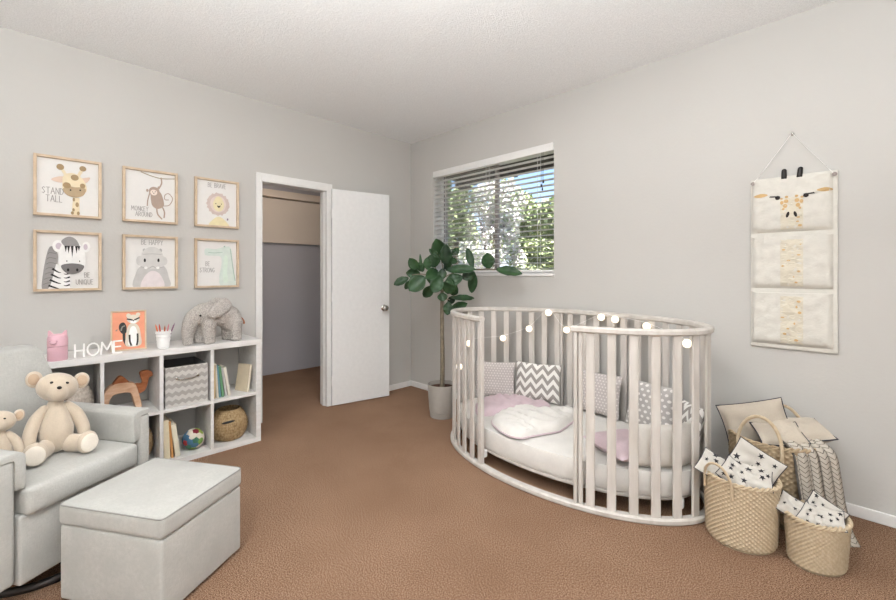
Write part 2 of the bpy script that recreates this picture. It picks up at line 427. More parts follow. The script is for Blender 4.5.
# closet
struct('floor_closet', B(-1.65, -2.4, -.05, 0, .3, 0), 'carpet')
struct('wall_closet_back', boxes((-1.75, -2.4, 0, -1.65, .3, 2.42)), 'closet')
struct('wall_closet_left', boxes((-1.65, -2.5, 0, -.12, -2.4, 2.42)), 'closet')
struct('wall_closet_right', boxes((-1.65, .3, 0, -.12, .4, 2.42)), 'closet')
struct('ceiling_closet', boxes((-1.75, -2.5, 2.42, -.12, .4, 2.5)), 'closet_top')
struct('trim_1', boxes((-1.65, -2.4, 1.66, -1.60, .3, 2.215)), 'closet_top', label=None)
struct('trim_2', boxes((-1.65, -2.4, 2.225, -1.52, .3, 2.31)), 'closet_top')
# door casing
g = boxes((-.12, DY0-.001, 0, .012, DY0+.012, DZ), (-.12, DY1-.012, 0, .012, DY1+.001, DZ), (-.12, DY0, DZ-.012, .012, DY1, DZ+.001))
g.box(0, DY0-.042, 0, .014, DY0, DZ+.06); g.box(0, DY1, 0, .014, DY1+.045, DZ+.06); g.box(0, DY0, DZ, .014, DY1, DZ+.06)
g.box(-.07, DY1-.022, 0, -.035, DY1-.012, DZ-.012); g.box(-.07, DY0+.012, 0, -.035, DY0+.022, DZ-.012)
struct('trim_3', g, 'white', bevel=.003)
# open door leaf against the wall
ang = math.atan2(.141-.022, .585)
hx, hy = .020, -1.018
d = struct('door_1', B(0, 0, .012, .034, .600, 2.085), 'door', bevel=.002, loc=(hx, hy, 0), rot=(0, 0, -ang))
k = G(); k.lathe([(.001, 0), (.031, 0), (.031, .005), (.027, .009), (.011, .012), (.010, .034), (.016, .04), (.027, .05), (.029, .060), (.024, .070), (.012, .075), (.001, .076)], 28, Tr(.034, .535, .925) @ Ry(PI/2))
k.build('door_knob', 'steel', d, label='satin nickel round knob')
g = G(); g.lathe([(.001, -.045), (.005, -.045), (.005, .045), (.001, .045)], 12)
for z in (.25, 1.05, 1.85):
    h_ = G(); h_.lathe([(.0005, -.045), (.006, -.045), (.006, .045), (.0005, .045)], 12, Tr(.040, -.006, z)); h_.build('hinge', 'white', d)

# ------------------------------------------------------------------ window
wf = G(); y0, y1 = .135, .185; fw = .034
for q in ((WX0, y0, WZ0, WX0+fw, y1, WZ1), (WX1-fw*.5, y0, WZ0, WX1, y1, WZ1), (WX0, y0, WZ0, WX1, y1, WZ0+fw), (WX0, y0, WZ1-fw, WX1, y1, WZ1)): wf.box(*q)
w = struct('window_1', wf, 'white', bevel=.003)
sash = boxes((1.105, .13, WZ0+.03, 1.140, .165, WZ1-.03), (WX0+.03, .13, WZ0+.03, WX0+.05, .165, WZ1-.03), (WX0+.05, .13, WZ0+.03, 1.105, .165, WZ0+.05), (WX0+.05, .13, WZ1-.05, 1.105, .165, WZ1-.03))
sash.build('sliding_sash', plain('grey_aluminium', rgb(150, 142, 136), .5, bump=0), w, bevel=.002)
boxes((WX0+.03, .148, WZ0+.03, WX1-.02, .152, WZ1-.03)).build('pane', 'glass', w, smooth_=False)
struct('trim_4', boxes((WX0-.004, -.012, WZ0-.022, WX1+.004, .135, WZ0+.002)), 'white', bevel=.003)
# venetian blind
bl = thing('window_blind', 'open white horizontal slat blind hanging in the window above the plant', 'blind', (WX0, -.002, WZ1))
bw = WX1-WX0
G().rbox((bw/2, .018, -.034), (bw-.004, .052, .066), .004, 2, bulge=(0, 0, 0)).build('head_rail', 'white', bl)
ns = 21; zt, zb = -.11, -(WZ1-WZ0)+.045
for i in range(ns):
    z = zt+(zb-zt)*i/(ns-1)
    G().grid(lambda u, v: (.004+(bw-.008)*u, .006+.046*v, .002*(1-(2*v-1)**2)-.006*(v-.5)), 1, 4).box(.004, .0275, -.0016, bw-.004, .0305, .0002, Tr(0, 0, .0014)).build('slat', 'white', bl, loc=(0, 0, z))
G().rbox((bw/2, .029, zb-.024), (bw-.008, .048, .018), .005, 2).build('bottom_rail', 'white', bl)
for x in (.13, bw*.5, bw-.16):
    boxes((x-.0015, .004, zb-.02, x+.0015, .0055, -.06), (x-.0015, .0515, zb-.02, x+.0015, .053, -.06)).build('ladder_cord', 'white', bl)
c = G()
for x, l in ((bw-.115, .33), (bw-.105, .36), (bw-.095, .30)):
    c.tube([(x, -.004, -.05), (x, -.006, -l)], .0012, 6)
    c.lathe([(.001, -.028), (.007, -.026), (.006, -.01), (.002, 0)], 10, Tr(x, -.006, -l))
c.build('pull_cord', 'dark', bl, label='dark pull cords with small tassels')

# ------------------------------------------------------------------ outdoors
gm = plain('lawn', rgb(92, 90, 70), .9, var=.3, scale=4, bump=.3)
struct('ground_outside', B(-30, .22, -.35, 40, 60, -.3), gm)
em = plain('eave_brown', rgb(44, 36, 32), .7, var=.1)
ev = G(); ev.box(.12, .22, 2.405, 6.0, .78, 2.50); ev.box(.12, .74, 2.385, 6.0, .80, 2.54)
for i in range(10): ev.box(.3+i*.6, .22, 2.34, .345+i*.6, .74, 2.405)
ev.box(.06, .66, 2.33, .20, .80, 2.42)
struct('trim_5', ev, em)
def foliage_tree(name, label, x, y, z0, rx, ry, rz, zc, n, cols, ls, seed, cat='tree', trunk=.12):
    rnd = random.Random(seed)
    t = thing(name, label, cat, (x, y, z0), 0, None)
    tr = G(); 
    tr.tube(smooth([(0, 0, 0), (.1, 0, zc*.5), (-.05, .05, zc)], [trunk, trunk*.8, trunk*.5], 4)[0], trunk*.8, 8)
    for k in range(7):
        a = k*.9; tr.tube([(0, 0, zc*.5), (rx*.5*math.cos(a), ry*.5*math.sin(a), zc+rz*.3*math.sin(k*2))], [trunk*.4, trunk*.15], 6)
    tr.build('trunk', 'bark', t)
    g = G()
    cl = [(rnd.uniform(-.8, .8)*rx, rnd.uniform(-.8, .8)*ry, zc+rnd.uniform(-.8, .8)*rz, rnd.uniform(.22, .45)) for _ in range(26)]
    for i in range(n):
        c_ = rnd.choice(cl); a = rnd.uniform(0, 2*PI); ph = math.acos(rnd.uniform(-1, 1)); rr = rnd.uniform(.5, 1)**.5
        p = Vector((c_[0]+c_[3]*rx*rr*math.sin(ph)*math.cos(a), c_[1]+c_[3]*ry*rr*math.sin(ph)*math.sin(a), c_[2]+c_[3]*rz*rr*math.cos(ph)))
        Rm = Matrix.Rotation(rnd.uniform(0, 6.3), 4, 'Z') @ Matrix.Rotation(rnd.uniform(-1.2, 1.2), 4, 'X') @ Matrix.Rotation(rnd.uniform(-.8, .8), 4, 'Y')
        s_ = ls*rnd.uniform(.6, 1.3); g.cur = rnd.randrange(len(cols))
        g.add([(0, -s_, 0), (s_*.5, 0, s_*.12), (0, s_, 0), (-s_*.5, 0, s_*.12)], [(0, 1, 2, 3)], Matrix.Translation(p) @ Rm)
    g.build('foliage', cols, t, smooth_=False)
    return t
gA = [solid('leaf_olive', rgb(150, 160, 122)), solid('leaf_mid', rgb(126, 142, 98)), solid('leaf_pale', rgb(168, 182, 128))]
gB = [solid('blossom_white', rgb(244, 242, 238)), solid('blossom_grey', rgb(226, 224, 222)), solid('leaf_pale2', rgb(182, 196, 150)), solid('blossom_pink', rgb(232, 222, 224))]
gC = [solid('leaf_olive', 0), solid('leaf_yellow', rgb(186, 192, 148)), solid('leaf_mid', 0)]
foliage_tree('leafy_tree', 'olive leafy tree seen through the left end of the window', -1.85, 2.55, -.3, .42, .40, 1.0, 2.35, 6000, gA, .045, 1)
foliage_tree('blossom_tree', 'tree full of white blossom seen through the middle of the window', -1.75, 3.65, -.3, .62, .45, 1.05, 2.55, 9000, gB, .045, 2)
foliage_tree('bushy_tree', 'round green bushy tree seen through the right half of the window', -2.1, 6.3, -.3, 1.5, 1.0, 1.1, 2.45, 16000, gC, .07, 3)
foliage_tree('green_shrub', 'wide yellow green shrub at the foot of the window view', -.65, 4.6, -.3, 1.1, .42, .62, 1.62, 9000, gC, .05, 4, 'shrub', .05)
foliage_tree('blossom_shrub', 'low white flowering shrub beneath the blossom tree outside', -.95, 2.35, -.3, .40, .35, .55, 1.50, 6000, gB, .035, 5, 'shrub', .05)

# ================================================================== cube shelf
SX, SY0, SY1, ST_ = .388, -3.085, -1.818, .777
sh = thing('cube_shelf', 'low white eight-compartment cube shelf standing along the left wall', 'shelf', (0.016, SY1, 0))
def P_(x0, y0, z0, x1, y1, z1, nm):
    B(x0-.016, y0-SY1, z0, x1-.016, y1-SY1, z1).build(nm, 'shelf', sh, bevel=.0015)
P_(.016, SY0, .737, SX, SY1, ST_, 'top_board'); P_(.016, SY0, 0, SX, SY1, .034, 'bottom_board')
P_(.016, SY0, .034, SX, SY0+.035, .737, 'side_panel'); P_(.016, SY1-.035, .034, SX, SY1, .737, 'side_panel')
divs = [(-2.164, -2.143), (-2.465, -2.443), (-2.764, -2.745)]
for a, b in divs: P_(.018, a, .034, SX-.001, b, .737, 'divider')
edges = [SY0+.035]+[v for a, b in divs[::-1] for v in (a, b)]+[SY1-.035]
for i in range(4): P_(.018, edges[2*i], .357, SX-.001, edges[2*i+1], .378, 'shelf_board')
comp = [(edges[2*i], edges[2*i+1]) for i in range(4)]   # left to right
ZL, ZU = .034, .378

# ------------------------------------------------------------------ framed animal prints
def shape(g, pts, T, z, k=.0006):
    g.prism(pts, z, z+k, T)
def ell(cx, cy, rx, ry, n=24, a=0):
    return [(cx+rx*math.cos(t)*math.cos(a)-ry*math.sin(t)*math.sin(a), cy+rx*math.cos(t)*math.sin(a)+ry*math.sin(t)*math.cos(a)) for t in [2*PI*i/n for i in range(n)]]
def curve2(pts, n=6):
    P, _ = smooth([(x, y, 0) for x, y in pts], None, n, closed=True); return [(p.x, p.y) for p in P]
def ribbon(pts, w):
    P, _ = smooth([(x, y, 0) for x, y in pts], None, 6); L, Rr = [], []
    for i, p in enumerate(P):
        t = (P[min(i+1, len(P)-1)]-P[max(i-1, 0)]).normalized(); n_ = Vector((-t.y, t.x, 0))
        ww = w if isinstance(w, (int, float)) else w[0]+(w[1]-w[0])*i/(len(P)-1)
        L.append((p.x+n_.x*ww, p.y+n_.y*ww)); Rr.append((p.x-n_.x*ww, p.y-n_.y*ww))
    return L, Rr
class Art:
    """layered paper shapes; x to the right, y up, sheet 0..w by 0..h metres"""
    def __init__(s, T): s.T = T; s.g = G(); s.mats = []; s.z = .0004
    def c(s, name, col):
        m_ = solid(name, col, .8)
        if m_ not in s.mats: s.mats.append(m_)
        s.g.cur = s.mats.index(m_); return s
    def p(s, pts): s.z += .00025; shape(s.g, pts, s.T, s.z); return s
    def r(s, pts, w):
        s.z += .00025; L, Rr = ribbon(pts, w)
        for i in range(len(L)-1): s.g.prism([L[i], L[i+1], Rr[i+1], Rr[i]], s.z, s.z+.0006, s.T)
        return s
    def t(s, txt, x, y, h, cx=False): s.z += .00025; write(s.g, txt, x, y, h, s.T, r=h*.042, z=s.z, cx=cx); return s
def picture(name, label, y0, y1, z0, z1, draw, fw=.0155, dep=.030):
    t = thing(name, label, 'picture', (0, y0, z0), 0, 'framed animal prints on the left wall')
    w_, h_ = y1-y0, z1-z0
    T = Matrix(((0, 0, 1, 0), (1, 0, 0, 0), (0, 1, 0, 0), (0, 0, 0, 1)))      # x->Y, y->Z, z->X
    f = G()
    f.box(.001, 0, 0, dep, fw, h_); f.box(.001, w_-fw, 0, dep, w_, h_); f.box(.001, fw, 0, dep, w_-fw, fw); f.box(.001, fw, h_-fw, dep, w_-fw, h_)
    f.build('picture_frame', 'oak', t, bevel=.001)
    i = fw
    q = boxes((.002, i, i, .006, w_-i, h_-i)); q.build('paper_sheet', 'paper', t, smooth_=False)
    a = Art(Tr(.006, i, i) @ T); iw, ih = w_-2*i, h_-2*i
    draw(a, iw, ih)
    a.g.build('print', a.mats, t, smooth_=False)
TXT = rgb(160, 154, 150)
def clipx(pts, w, h): return [(min(max(x, .001), w-.001), min(max(y, .001), h-.001)) for x, y in pts]
def d_giraffe(a, w, h):
    C_ = lambda x, y: (x*w, y*h)
    a.c('art_text', TXT).t('STAND', .08*w, .36*h, .040).t('TALL', .14*w, .22*h, .040)
    a.c('art_cream', rgb(230, 214, 182)).p([C_(.55, .002), C_(.57, .33), C_(.68, .33), C_(.68, .002)])
    a.c('art_brown', rgb(168, 144, 110)).p(ell(.585*w, .29*h, .02*w, .035*h)).p(ell(.64*w, .2*h, .028*w, .045*h)).p(ell(.58*w, .1*h, .02*w, .03*h)).p(ell(.56*w, .04*h, .025*w, .03*h)).p(ell(.66*w, .04*h, .025*w, .035*h))
    a.c('art_cream', 0).r([C_(.46, .72), C_(.4, .82)], .008).r([C_(.66, .74), C_(.72, .86)], .008)
    a.c('art_brown', 0).p(ell(.365*w, .865*h, .062*w, .055*h)).p(ell(.735*w, .885*h, .058*w, .05*h))
    a.c('art_pinkbrown', rgb(222, 196, 178)).p(curve2([C_(.42, .69), C_(.32, .68), C_(.22, .62), C_(.33, .58), C_(.42, .6)])).p(curve2([C_(.68, .68), C_(.78, .72), C_(.86, .73), C_(.8, .63), C_(.7, .6)]))
    a.c('art_cream', 0).p(curve2([C_(.42, .72), C_(.56, .78), C_(.7, .72), C_(.79, .58), C_(.78, .44), C_(.6, .34), C_(.42, .44), C_(.40, .58)]))
    a.c('art_tan', rgb(184, 162, 132)).p(curve2([C_(.41, .47), C_(.5, .53), C_(.6, .52), C_(.7, .53), C_(.785, .5), C_(.74, .38), C_(.6, .33), C_(.46, .37)]))
    a.c('art_brown', 0).p(ell(.6*w, .7*h, .065*w, .055*h)).p(ell(.47*w, .54*h, .065*w, .055*h)).p(ell(.73*w, .56*h, .045*w, .045*h))
    a.c('art_black', rgb(46, 42, 42)).p(ell(.53*w, .46*h, .014*w, .014*h)).p(ell(.69*w, .475*h, .014*w, .014*h))
def d_zebra(a, w, h):
    C_ = lambda x, y: (x*w, y*h)
    a.c('art_grey', rgb(156, 152, 150)).p(curve2([C_(.08, .01), C_(.1, .3), C_(.15, .6), C_(.2, .75), C_(.27, .74), C_(.33, .6), C_(.3, .35), C_(.18, .01)]))
    a.c('art_dgrey', rgb(122, 118, 116))
    for i in range(7): a.r([C_(.1+.012*i, .08+.09*i), C_(.2, .11+.09*i), C_(.3, .09+.09*i)], .0016)
    a.c('art_white', rgb(240, 238, 235)).p([C_(.2, .005), C_(.3, .45), C_(.52, .3), C_(.52, .005)])
    a.c('art_black', 0)
    for i in range(4): a.r([C_(.24-.02*i, .36-.1*i), C_(.33, .3-.1*i), C_(.38, .29-.1*i)], (.006, .001)).r([C_(.52, .28-.07*i), C_(.46, .26-.07*i), C_(.42, .27-.07*i)], (.005, .001))
    a.c('art_white', 0).p(ell(.33*w, .77*h, .09*w, .11*h)).p(ell(.79*w, .77*h, .07*w, .1*h))
    a.c('art_lilac', rgb(206, 192, 200)).p(ell(.34*w, .77*h, .05*w, .06*h)).p(ell(.78*w, .77*h, .035*w, .055*h))
    a.c('art_white', 0).p(curve2([C_(.38, .78), C_(.55, .88), C_(.72, .78), C_(.78, .55), C_(.74, .35), C_(.55, .28), C_(.38, .35), C_(.34, .55)]))
    a.c('art_grey', 0).p(curve2([C_(.38, .86), C_(.5, .95), C_(.62, .9), C_(.68, .76), C_(.58, .78), C_(.46, .76)]))
    a.c('art_black', 0)
    for x, l in ((.45, .12), (.495, .14), (.555, .22), (.625, .14), (.665, .09)): a.p([C_(x-.02, .78), C_(x+.025, .78), C_(x+.003, .78-l)])
    a.p(ell(.47*w, .5*h, .009*w, .014*h)).p(ell(.68*w, .5*h, .009*w, .014*h))
    a.c('art_dgrey', 0).p(curve2([C_(.38, .42), C_(.56, .46), C_(.75, .42), C_(.7, .31), C_(.56, .26), C_(.44, .3)]))
    a.c('art_black', 0).p(ell(.49*w, .34*h, .02*w, .028*h)).p(ell(.64*w, .34*h, .02*w, .028*h))
    a.c('art_text', 0).t('BE', .76*w, .20*h, .032).t('UNIQUE', .62*w, .07*h, .032)
def d_monkey(a, w, h):
    C_ = lambda x, y: (x*w, y*h)
    a.c('art_text', 0).t('MONKEY', .12*w, .19*h, .032).t('AROUND', .2*w, .08*h, .032)
    a.c('art_branch', rgb(160, 146, 120)).r([C_(.3, .985), C_(.5, .93), C_(.72, .9), (w-.002, .93*h)], .003)
    a.c('art_monkey', rgb(178, 158, 144)).r([C_(.71, .92), C_(.72, .8), C_(.66, .68)], .0045).r([C_(.48, .58), C_(.44, .42), C_(.43, .3)], .0035)
    a.r([C_(.62, .28), C_(.64, .15), C_(.73, .05)], .0045).r([C_(.74, .3), C_(.78, .2), C_(.77, .08)], .0045)
    a.r([C_(.75, .33), C_(.88, .36), C_(.95, .5), C_(.87, .6), C_(.79, .56), C_(.79, .47), C_(.87, .47)], .0028)
    a.p(curve2([C_(.5, .55), C_(.58, .64), C_(.7, .6), C_(.77, .4), C_(.74, .3), C_(.62, .26), C_(.52, .34)]))
    a.p(ell(.57*w, .61*h, .11*w, .1*h)).p(ell(.43*w, .62*h, .025*w, .03*h)).p(ell(.66*w, .7*h, .025*w, .03*h))
    a.c('art_face', rgb(232, 216, 204)).p(ell(.56*w, .59*h, .07*w, .06*h)); a.c('art_black', 0).p(ell(.53*w, .6*h, .007*w, .01*h)).p(ell(.59*w, .61*h, .007*w, .01*h)).p(ell(.56*w, .575*h, .012*w, .008*h))
def d_hippo(a, w, h):
    C_ = lambda x, y: (x*w, y*h)
    a.c('art_text', 0).t('BE HAPPY', .53*w, .86*h, .034, True)
    a.c('art_grey2', rgb(198, 195, 192)).p(clipx(curve2([C_(.16, .003), C_(.2, .25), C_(.3, .42), C_(.55, .48), C_(.78, .42), C_(.87, .2), C_(.89, .003), C_(.5, -.0)]), w, h))
    a.c('art_pinkbelly', rgb(226, 216, 216)).p(clipx(curve2([C_(.3, .003), C_(.38, .22), C_(.54, .33), C_(.7, .24), C_(.78, .003), C_(.54, -.0)]), w, h))
    a.c('art_grey3', rgb(180, 177, 174)).p(ell(.37*w, .74*h, .03*w, .04*h)).p(ell(.7*w, .75*h, .03*w, .04*h))
    a.c('art_grey4', rgb(210, 207, 203)).p(curve2([C_(.34, .62), C_(.38, .76), C_(.54, .82), C_(.68, .76), C_(.73, .62)]))
    a.p(ell(.29*w, .53*h, .08*w, .1*h)).p(ell(.77*w, .53*h, .07*w, .09*h)).p(curve2([C_(.27, .55), C_(.35, .66), C_(.54, .66), C_(.72, .66), C_(.8, .55), C_(.74, .41), C_(.54, .36), C_(.32, .41)]))
    a.c('art_grey3', 0).r([C_(.34, .66), C_(.54, .675), C_(.72, .665)], .002).r([C_(.3, .41), C_(.45, .38), C_(.54, .42), C_(.62, .38), C_(.76, .41)], .003)
    a.c('art_white', 0).p(ell(.4*w, .39*h, .035*w, .025*h)).p(ell(.64*w, .39*h, .035*w, .025*h))
    a.c('art_black', 0).p(ell(.38*w, .54*h, .022*w, .038*h)).p(ell(.655*w, .545*h, .022*w, .038*h))
def d_lion(a, w, h):
    C_ = lambda x, y: (x*w, y*h)
    a.c('art_text', 0).t('BE BRAVE', .5*w, .86*h, .034, True)
    a.c('art_yellow', rgb(230, 218, 178)).p(clipx(curve2([C_(.3, .003), C_(.36, .1), C_(.5, .2), C_(.62, .19), C_(.76, .08), C_(.8, .003), C_(.5, -.0)]), w, h))
    pts = [(.53*w+(.285+.018*math.sin(k*2.9))*w*math.cos(2*PI*k/36), .49*h+(.255+.02*math.cos(k*3.7))*h*math.sin(2*PI*k/36)) for k in range(36)]
    a.c('art_mane', rgb(208, 190, 182)).p(pts)
    a.c('art_mane2', rgb(222, 206, 198)).p(ell(.53*w, .49*h, .2*w, .19*h))
    a.c('art_yellow', 0).p(ell(.54*w, .48*h, .14*w, .155*h)).p(ell(.54*w, .57*h, .1*w, .1*h))
    a.c('art_black', 0).p(curve2([C_(.5, .46), C_(.545, .45), C_(.59, .465), C_(.56, .415), C_(.53, .415)])).p(ell(.47*w, .5*h, .01*w, .012*h)).p(ell(.61*w, .5*h, .01*w, .012*h))
    a.c('art_purple', rgb(130, 112, 130)).p(ell(.77*w, .16*h, .02*w, .025*h))
def d_croc(a, w, h):
    C_ = lambda x, y: (x*w, y*h)
    a.c('art_text', 0).t('BE', .22*w, .44*h, .034).t('STRONG', .08*w, .3*h, .034)
    a.c('art_green', rgb(212, 222, 213)).p(clipx(curve2([C_(.6, .003), C_(.56, .2), C_(.6, .4), C_(.62, .55), C_(.58, .66), C_(.4, .67), C_(.22, .68), C_(.19, .76), C_(.24, .83), C_(.45, .82), C_(.66, .87), C_(.8, .89), C_(.87, .8), C_(.9, .5), C_(.94, .2), C_(.98, .003)]), w, h))
    a.c('art_green2', rgb(168, 190, 176)).r([C_(.28, .74), C_(.45, .735), C_(.64, .755)], .0022).r([C_(.84, .84), C_(.88, .6), C_(.92, .35), C_(.97, .1)], .003).p(ell(.69*w, .885*h, .022*w, .018*h))
    a.c('art_greenl', rgb(214, 228, 214)).p(curve2([C_(.66, .1), C_(.65, .4), C_(.7, .68), C_(.78, .6), C_(.76, .3), C_(.78, .1)]))
cols3 = [(-3.048, -2.723), (-2.611, -2.284), (-2.172, -1.854)]
R1, R2 = (1.640, 2.020), (1.165, 1.548)
solid('art_text', TXT)
picture('picture', 'oak framed giraffe print reading STAND TALL, top left of the wall', *cols3[0], *R1, d_giraffe)
picture('picture', 'oak framed zebra print reading BE UNIQUE, bottom left of the wall', *cols3[0], *R2, d_zebra)
picture('picture', 'oak framed hanging monkey print reading MONKEY AROUND, top middle', *cols3[1], *R1, d_monkey)
picture('picture', 'oak framed grey hippo print reading BE HAPPY, bottom middle', *cols3[1], *R2, d_hippo)
picture('picture', 'oak framed lion with round mane print, top row nearest the closet', *cols3[2], *R1, d_lion)
picture('picture', 'oak framed pale green crocodile print reading BE STRONG, above the elephant', *cols3[2], *R2, d_croc)

# ------------------------------------------------------------------ things on top of the shelf
def at(name, label, cat, x, y, z, rz=0, group=None): return thing(name, label, cat, (x, y, z), rz, group)
can = at('pink_canister', 'pink round canister with a pointed eared animal face lid', 'canister', .345, -2.950, ST_, math.radians(-25))
can.scale = (.92, .92, 1.03)
G().lathe([(.001, 0), (.046, 0), (.048, .004), (.048, .078), (.045, .079), (.001, .079)], 36).build('jar', 'pinkplastic', can)
lid = G().lathe([(.049, .081), (.049, .125), (.044, .139), (.03, .146), (.001, .148)], 36).lathe([(.001, .0805), (.049, .0805)], 36).build('lid', 'pinkplastic', can)
for s_ in (-1, 1):
    e_ = G(); e_.prism([(-.019, 0), (.019, 0), (.006, .036), (-.002, .038)] if s_ > 0 else [(-.019, 0), (.019, 0), (.002, .038), (-.006, .036)], -.006, .006, Tr(0, s_*.03, .132) @ Rx(-s_*.32) @ Matrix(((0, 0, 1, 0), (1, 0, 0, 0), (0, 1, 0, 0), (0, 0, 0, 1))))
    e_.build('ear', 'pinkplastic', can, bevel=.003)
    G().sphere((.048, s_*.017, .112), (.003, .005, .002), 10).build('eye', 'pinkdark', can)
G().sphere((.049, 0, .104), (.012, .018, .011), 16).build('snout', 'pinkplastic', can)
hy_ = [-2.874, -2.820, -2.755, -2.692]
TY = Matrix(((0, 0, 1, 0), (1, 0, 0, 0), (0, 1, 0, 0), (0, 0, 0, 1)))
for ch, y in zip('HOME', hy_):
    wd, ls = ST[ch]; g = G(); hgt = .080; kk = 0
    sc = {'H': .068, 'O': .082, 'M': .072, 'E': .076}[ch]
    for L in ls:
        P = [Vector((p[0]*sc, .004+p[1]*(hgt-.008), 0)) for p in L]
        for a_, b_ in zip(P, P[1:]):
            d_ = (b_-a_).normalized(); n_ = Vector((-d_.y, d_.x, 0))*.0040; e_ = d_*.003; kk += 1; tk_ = .006+.0003*(kk % 3)
            g.prism([tuple((a_-e_-n_).xy), tuple((b_+e_-n_).xy), tuple((b_+e_+n_).xy), tuple((a_-e_+n_).xy)], -tk_, tk_)
    o = g.build('letter_'+ch.lower(), 'letter', None)
    o.matrix_world = Tr({'H': .322, 'O': .323, 'M': .324, 'E': .325}[ch], y, ST_) @ TY
    tag(o, {'H': 'white letter H standing beside the pink canister', 'O': 'white letter O in the word HOME on the shelf', 'M': 'white letter M in the word HOME on the shelf', 'E': 'white letter E standing in front of the raccoon picture'}[ch], 'letter', 'standing letters HOME')
# raccoon picture
fr_ = at('raccoon_picture', 'small oak framed raccoon print on an orange background leaning on the wall', 'picture', .245, -2.700, ST_, math.radians(-6))
w_, h_ = .186, .258
Tl = Ry(math.radians(-7))
g = G()
for q in ((0, 0, 0, .016, .009, h_), (0, w_-.009, 0, .016, w_, h_), (0, .009, 0, .016, w_-.009, .009), (0, .009, h_-.009, .016, w_-.009, h_)): g.box(*q, T=Tl)
g.build('picture_frame', 'oak', fr_, bevel=.001)
g = G(); g.box(0, .009, .009, .008, w_-.009, h_-.009, T=Tl); g.build('orange_background', solid('coral_card', rgb(232, 158, 128)), fr_, smooth_=False)
a = Art(Tl @ Tr(.008, .009, .009) @ TY); w2, h2 = w_-.018, h_-.018
C_ = lambda x, y: (x*w2, y*h2)
a.c('art_ink', rgb(66, 64, 62)).r([C_(.44, .1), C_(.36, .25), C_(.35, .45)], .007).p(curve2([C_(.3, .42), C_(.2, .55), C_(.22, .68), C_(.34, .72), C_(.42, .62), C_(.42, .45)]))
a.c('art_mid', rgb(140, 134, 124)).r([C_(.26, .5), C_(.3, .6), C_(.38, .63)], .004).r([C_(.1, .5), C_(.15, .54)], .003)
a.c('art_bone', rgb(216, 206, 190)).p(curve2([C_(.42, .08), C_(.41, .35), C_(.47, .6), C_(.62, .7), C_(.8, .6), C_(.87, .35), C_(.86, .08)]))
a.p(ell(.49*w2, .9*h2, .07*w2, .06*h2)).p(ell(.79*w2, .92*h2, .07*w2, .05*h2)).p(ell(.64*w2, .8*h2, .2*w2, .12*h2))
a.c('art_white', 0).p(curve2([C_(.5, .1), C_(.5, .35), C_(.56, .58), C_(.7, .58), C_(.78, .35), C_(.78, .1)])).p(ell(.64*w2, .73*h2, .1*w2, .05*h2))
a.c('art_ink', 0).r([C_(.44, .81), C_(.54, .79), C_(.62, .77)], .0045).r([C_(.84, .83), C_(.75, .8), C_(.67, .77)], .0045).p(ell(.645*w2, .755*h2, .025*w2, .018*h2)).r([C_(.52, .38), C_(.53, .2), C_(.58, .08)], .005).r([C_(.77, .4), C_(.77, .2), C_(.74, .08)], .005)
a.g.build('print', a.mats, fr_, smooth_=False)
B(-.065, w_*.45, 0, -.055, w_*.55, .15).build('stand_leg', 'oak', fr_)
# pencil cup
cp = at('pencil_cup', 'ribbed white cup holding coloured pencils between the raccoon picture and the elephant', 'cup', .315, -2.43, ST_)
pr = [(.001, .003), (.030, .0), (.031, .004)]
for i in range(5): pr += [(.031+.0022*i, .006+.022*i), (.036+.0022*i, .011+.022*i), (.036+.0022*i, .020+.022*i), (.032+.0022*i, .026+.022*i)]
pr += [(.044, .116), (.041, .116), (.036, .012), (.001, .010)]
G().lathe(pr, 32).build('cup_body', 'cup', cp)
pc = [('orange', rgb(214, 116, 70)), ('red', rgb(190, 74, 62)), ('rust', rgb(176, 96, 58)), ('pink', rgb(206, 130, 140)), ('purple', rgb(126, 84, 110))]
for i, (dx, dy, tx, ty, l) in enumerate(((.01, -.02, .02, -.22, .155), (-.005, -.01, 0, -.12, .152), (.012, .0, .1, .03, .140), (-.01, .012, .05, .16, .150), (.0, .02, 0, .34, .158))):
    p = G(); p.lathe([(.0005, 0), (.0045, .0), (.0045, l-.018), (.0008, l)], 8)
    o = p.build('pencil', solid('pencil_'+pc[i][0], pc[i][1], .5), None, loc=(.315+dx*.6, -2.43+dy*.6, ST_+.013), rot=(-ty, tx, 0))
    tag(o, {0: 'orange pencil leaning to the left in the white cup', 1: 'red pencil standing in the white cup', 2: 'short rust brown pencil in the middle of the white cup', 3: 'pink pencil in the white cup', 4: 'purple pencil leaning far to the right in the white cup'}[i], 'pencil', 'pencils in the white cup')
# elephant
def remeshed(name, g, vox, mat, parent, sm=6, label=None, noise_amp=0, noise_sc=60):
    o = g.build(name+'_src', mat, None)
    md = o.modifiers.new('r', 'REMESH'); md.mode = 'VOXEL'; md.voxel_size = vox
    s_ = o.modifiers.new('s', 'SMOOTH'); s_.factor = .6; s_.iterations = sm
    dg = bpy.context.evaluated_depsgraph_get(); dg.update()
    me = bpy.data.meshes.new_from_object(o.evaluated_get(dg)); me.name = name
    bpy.data.objects.remove(o)
    if noise_amp:
        me.update(); ns_ = [v.normal.copy() for v in me.vertices]
        for v, n_ in zip(me.vertices, ns_):
            v.co += n_*noise_amp*(noise.noise(v.co*noise_sc)+.6*noise.noise(v.co*noise_sc*2.1))
    me.shade_smooth()
    r = bpy.data.objects.new(name, me); COL.objects.link(r); r.parent = parent
    if label: r['label'] = label
    return r
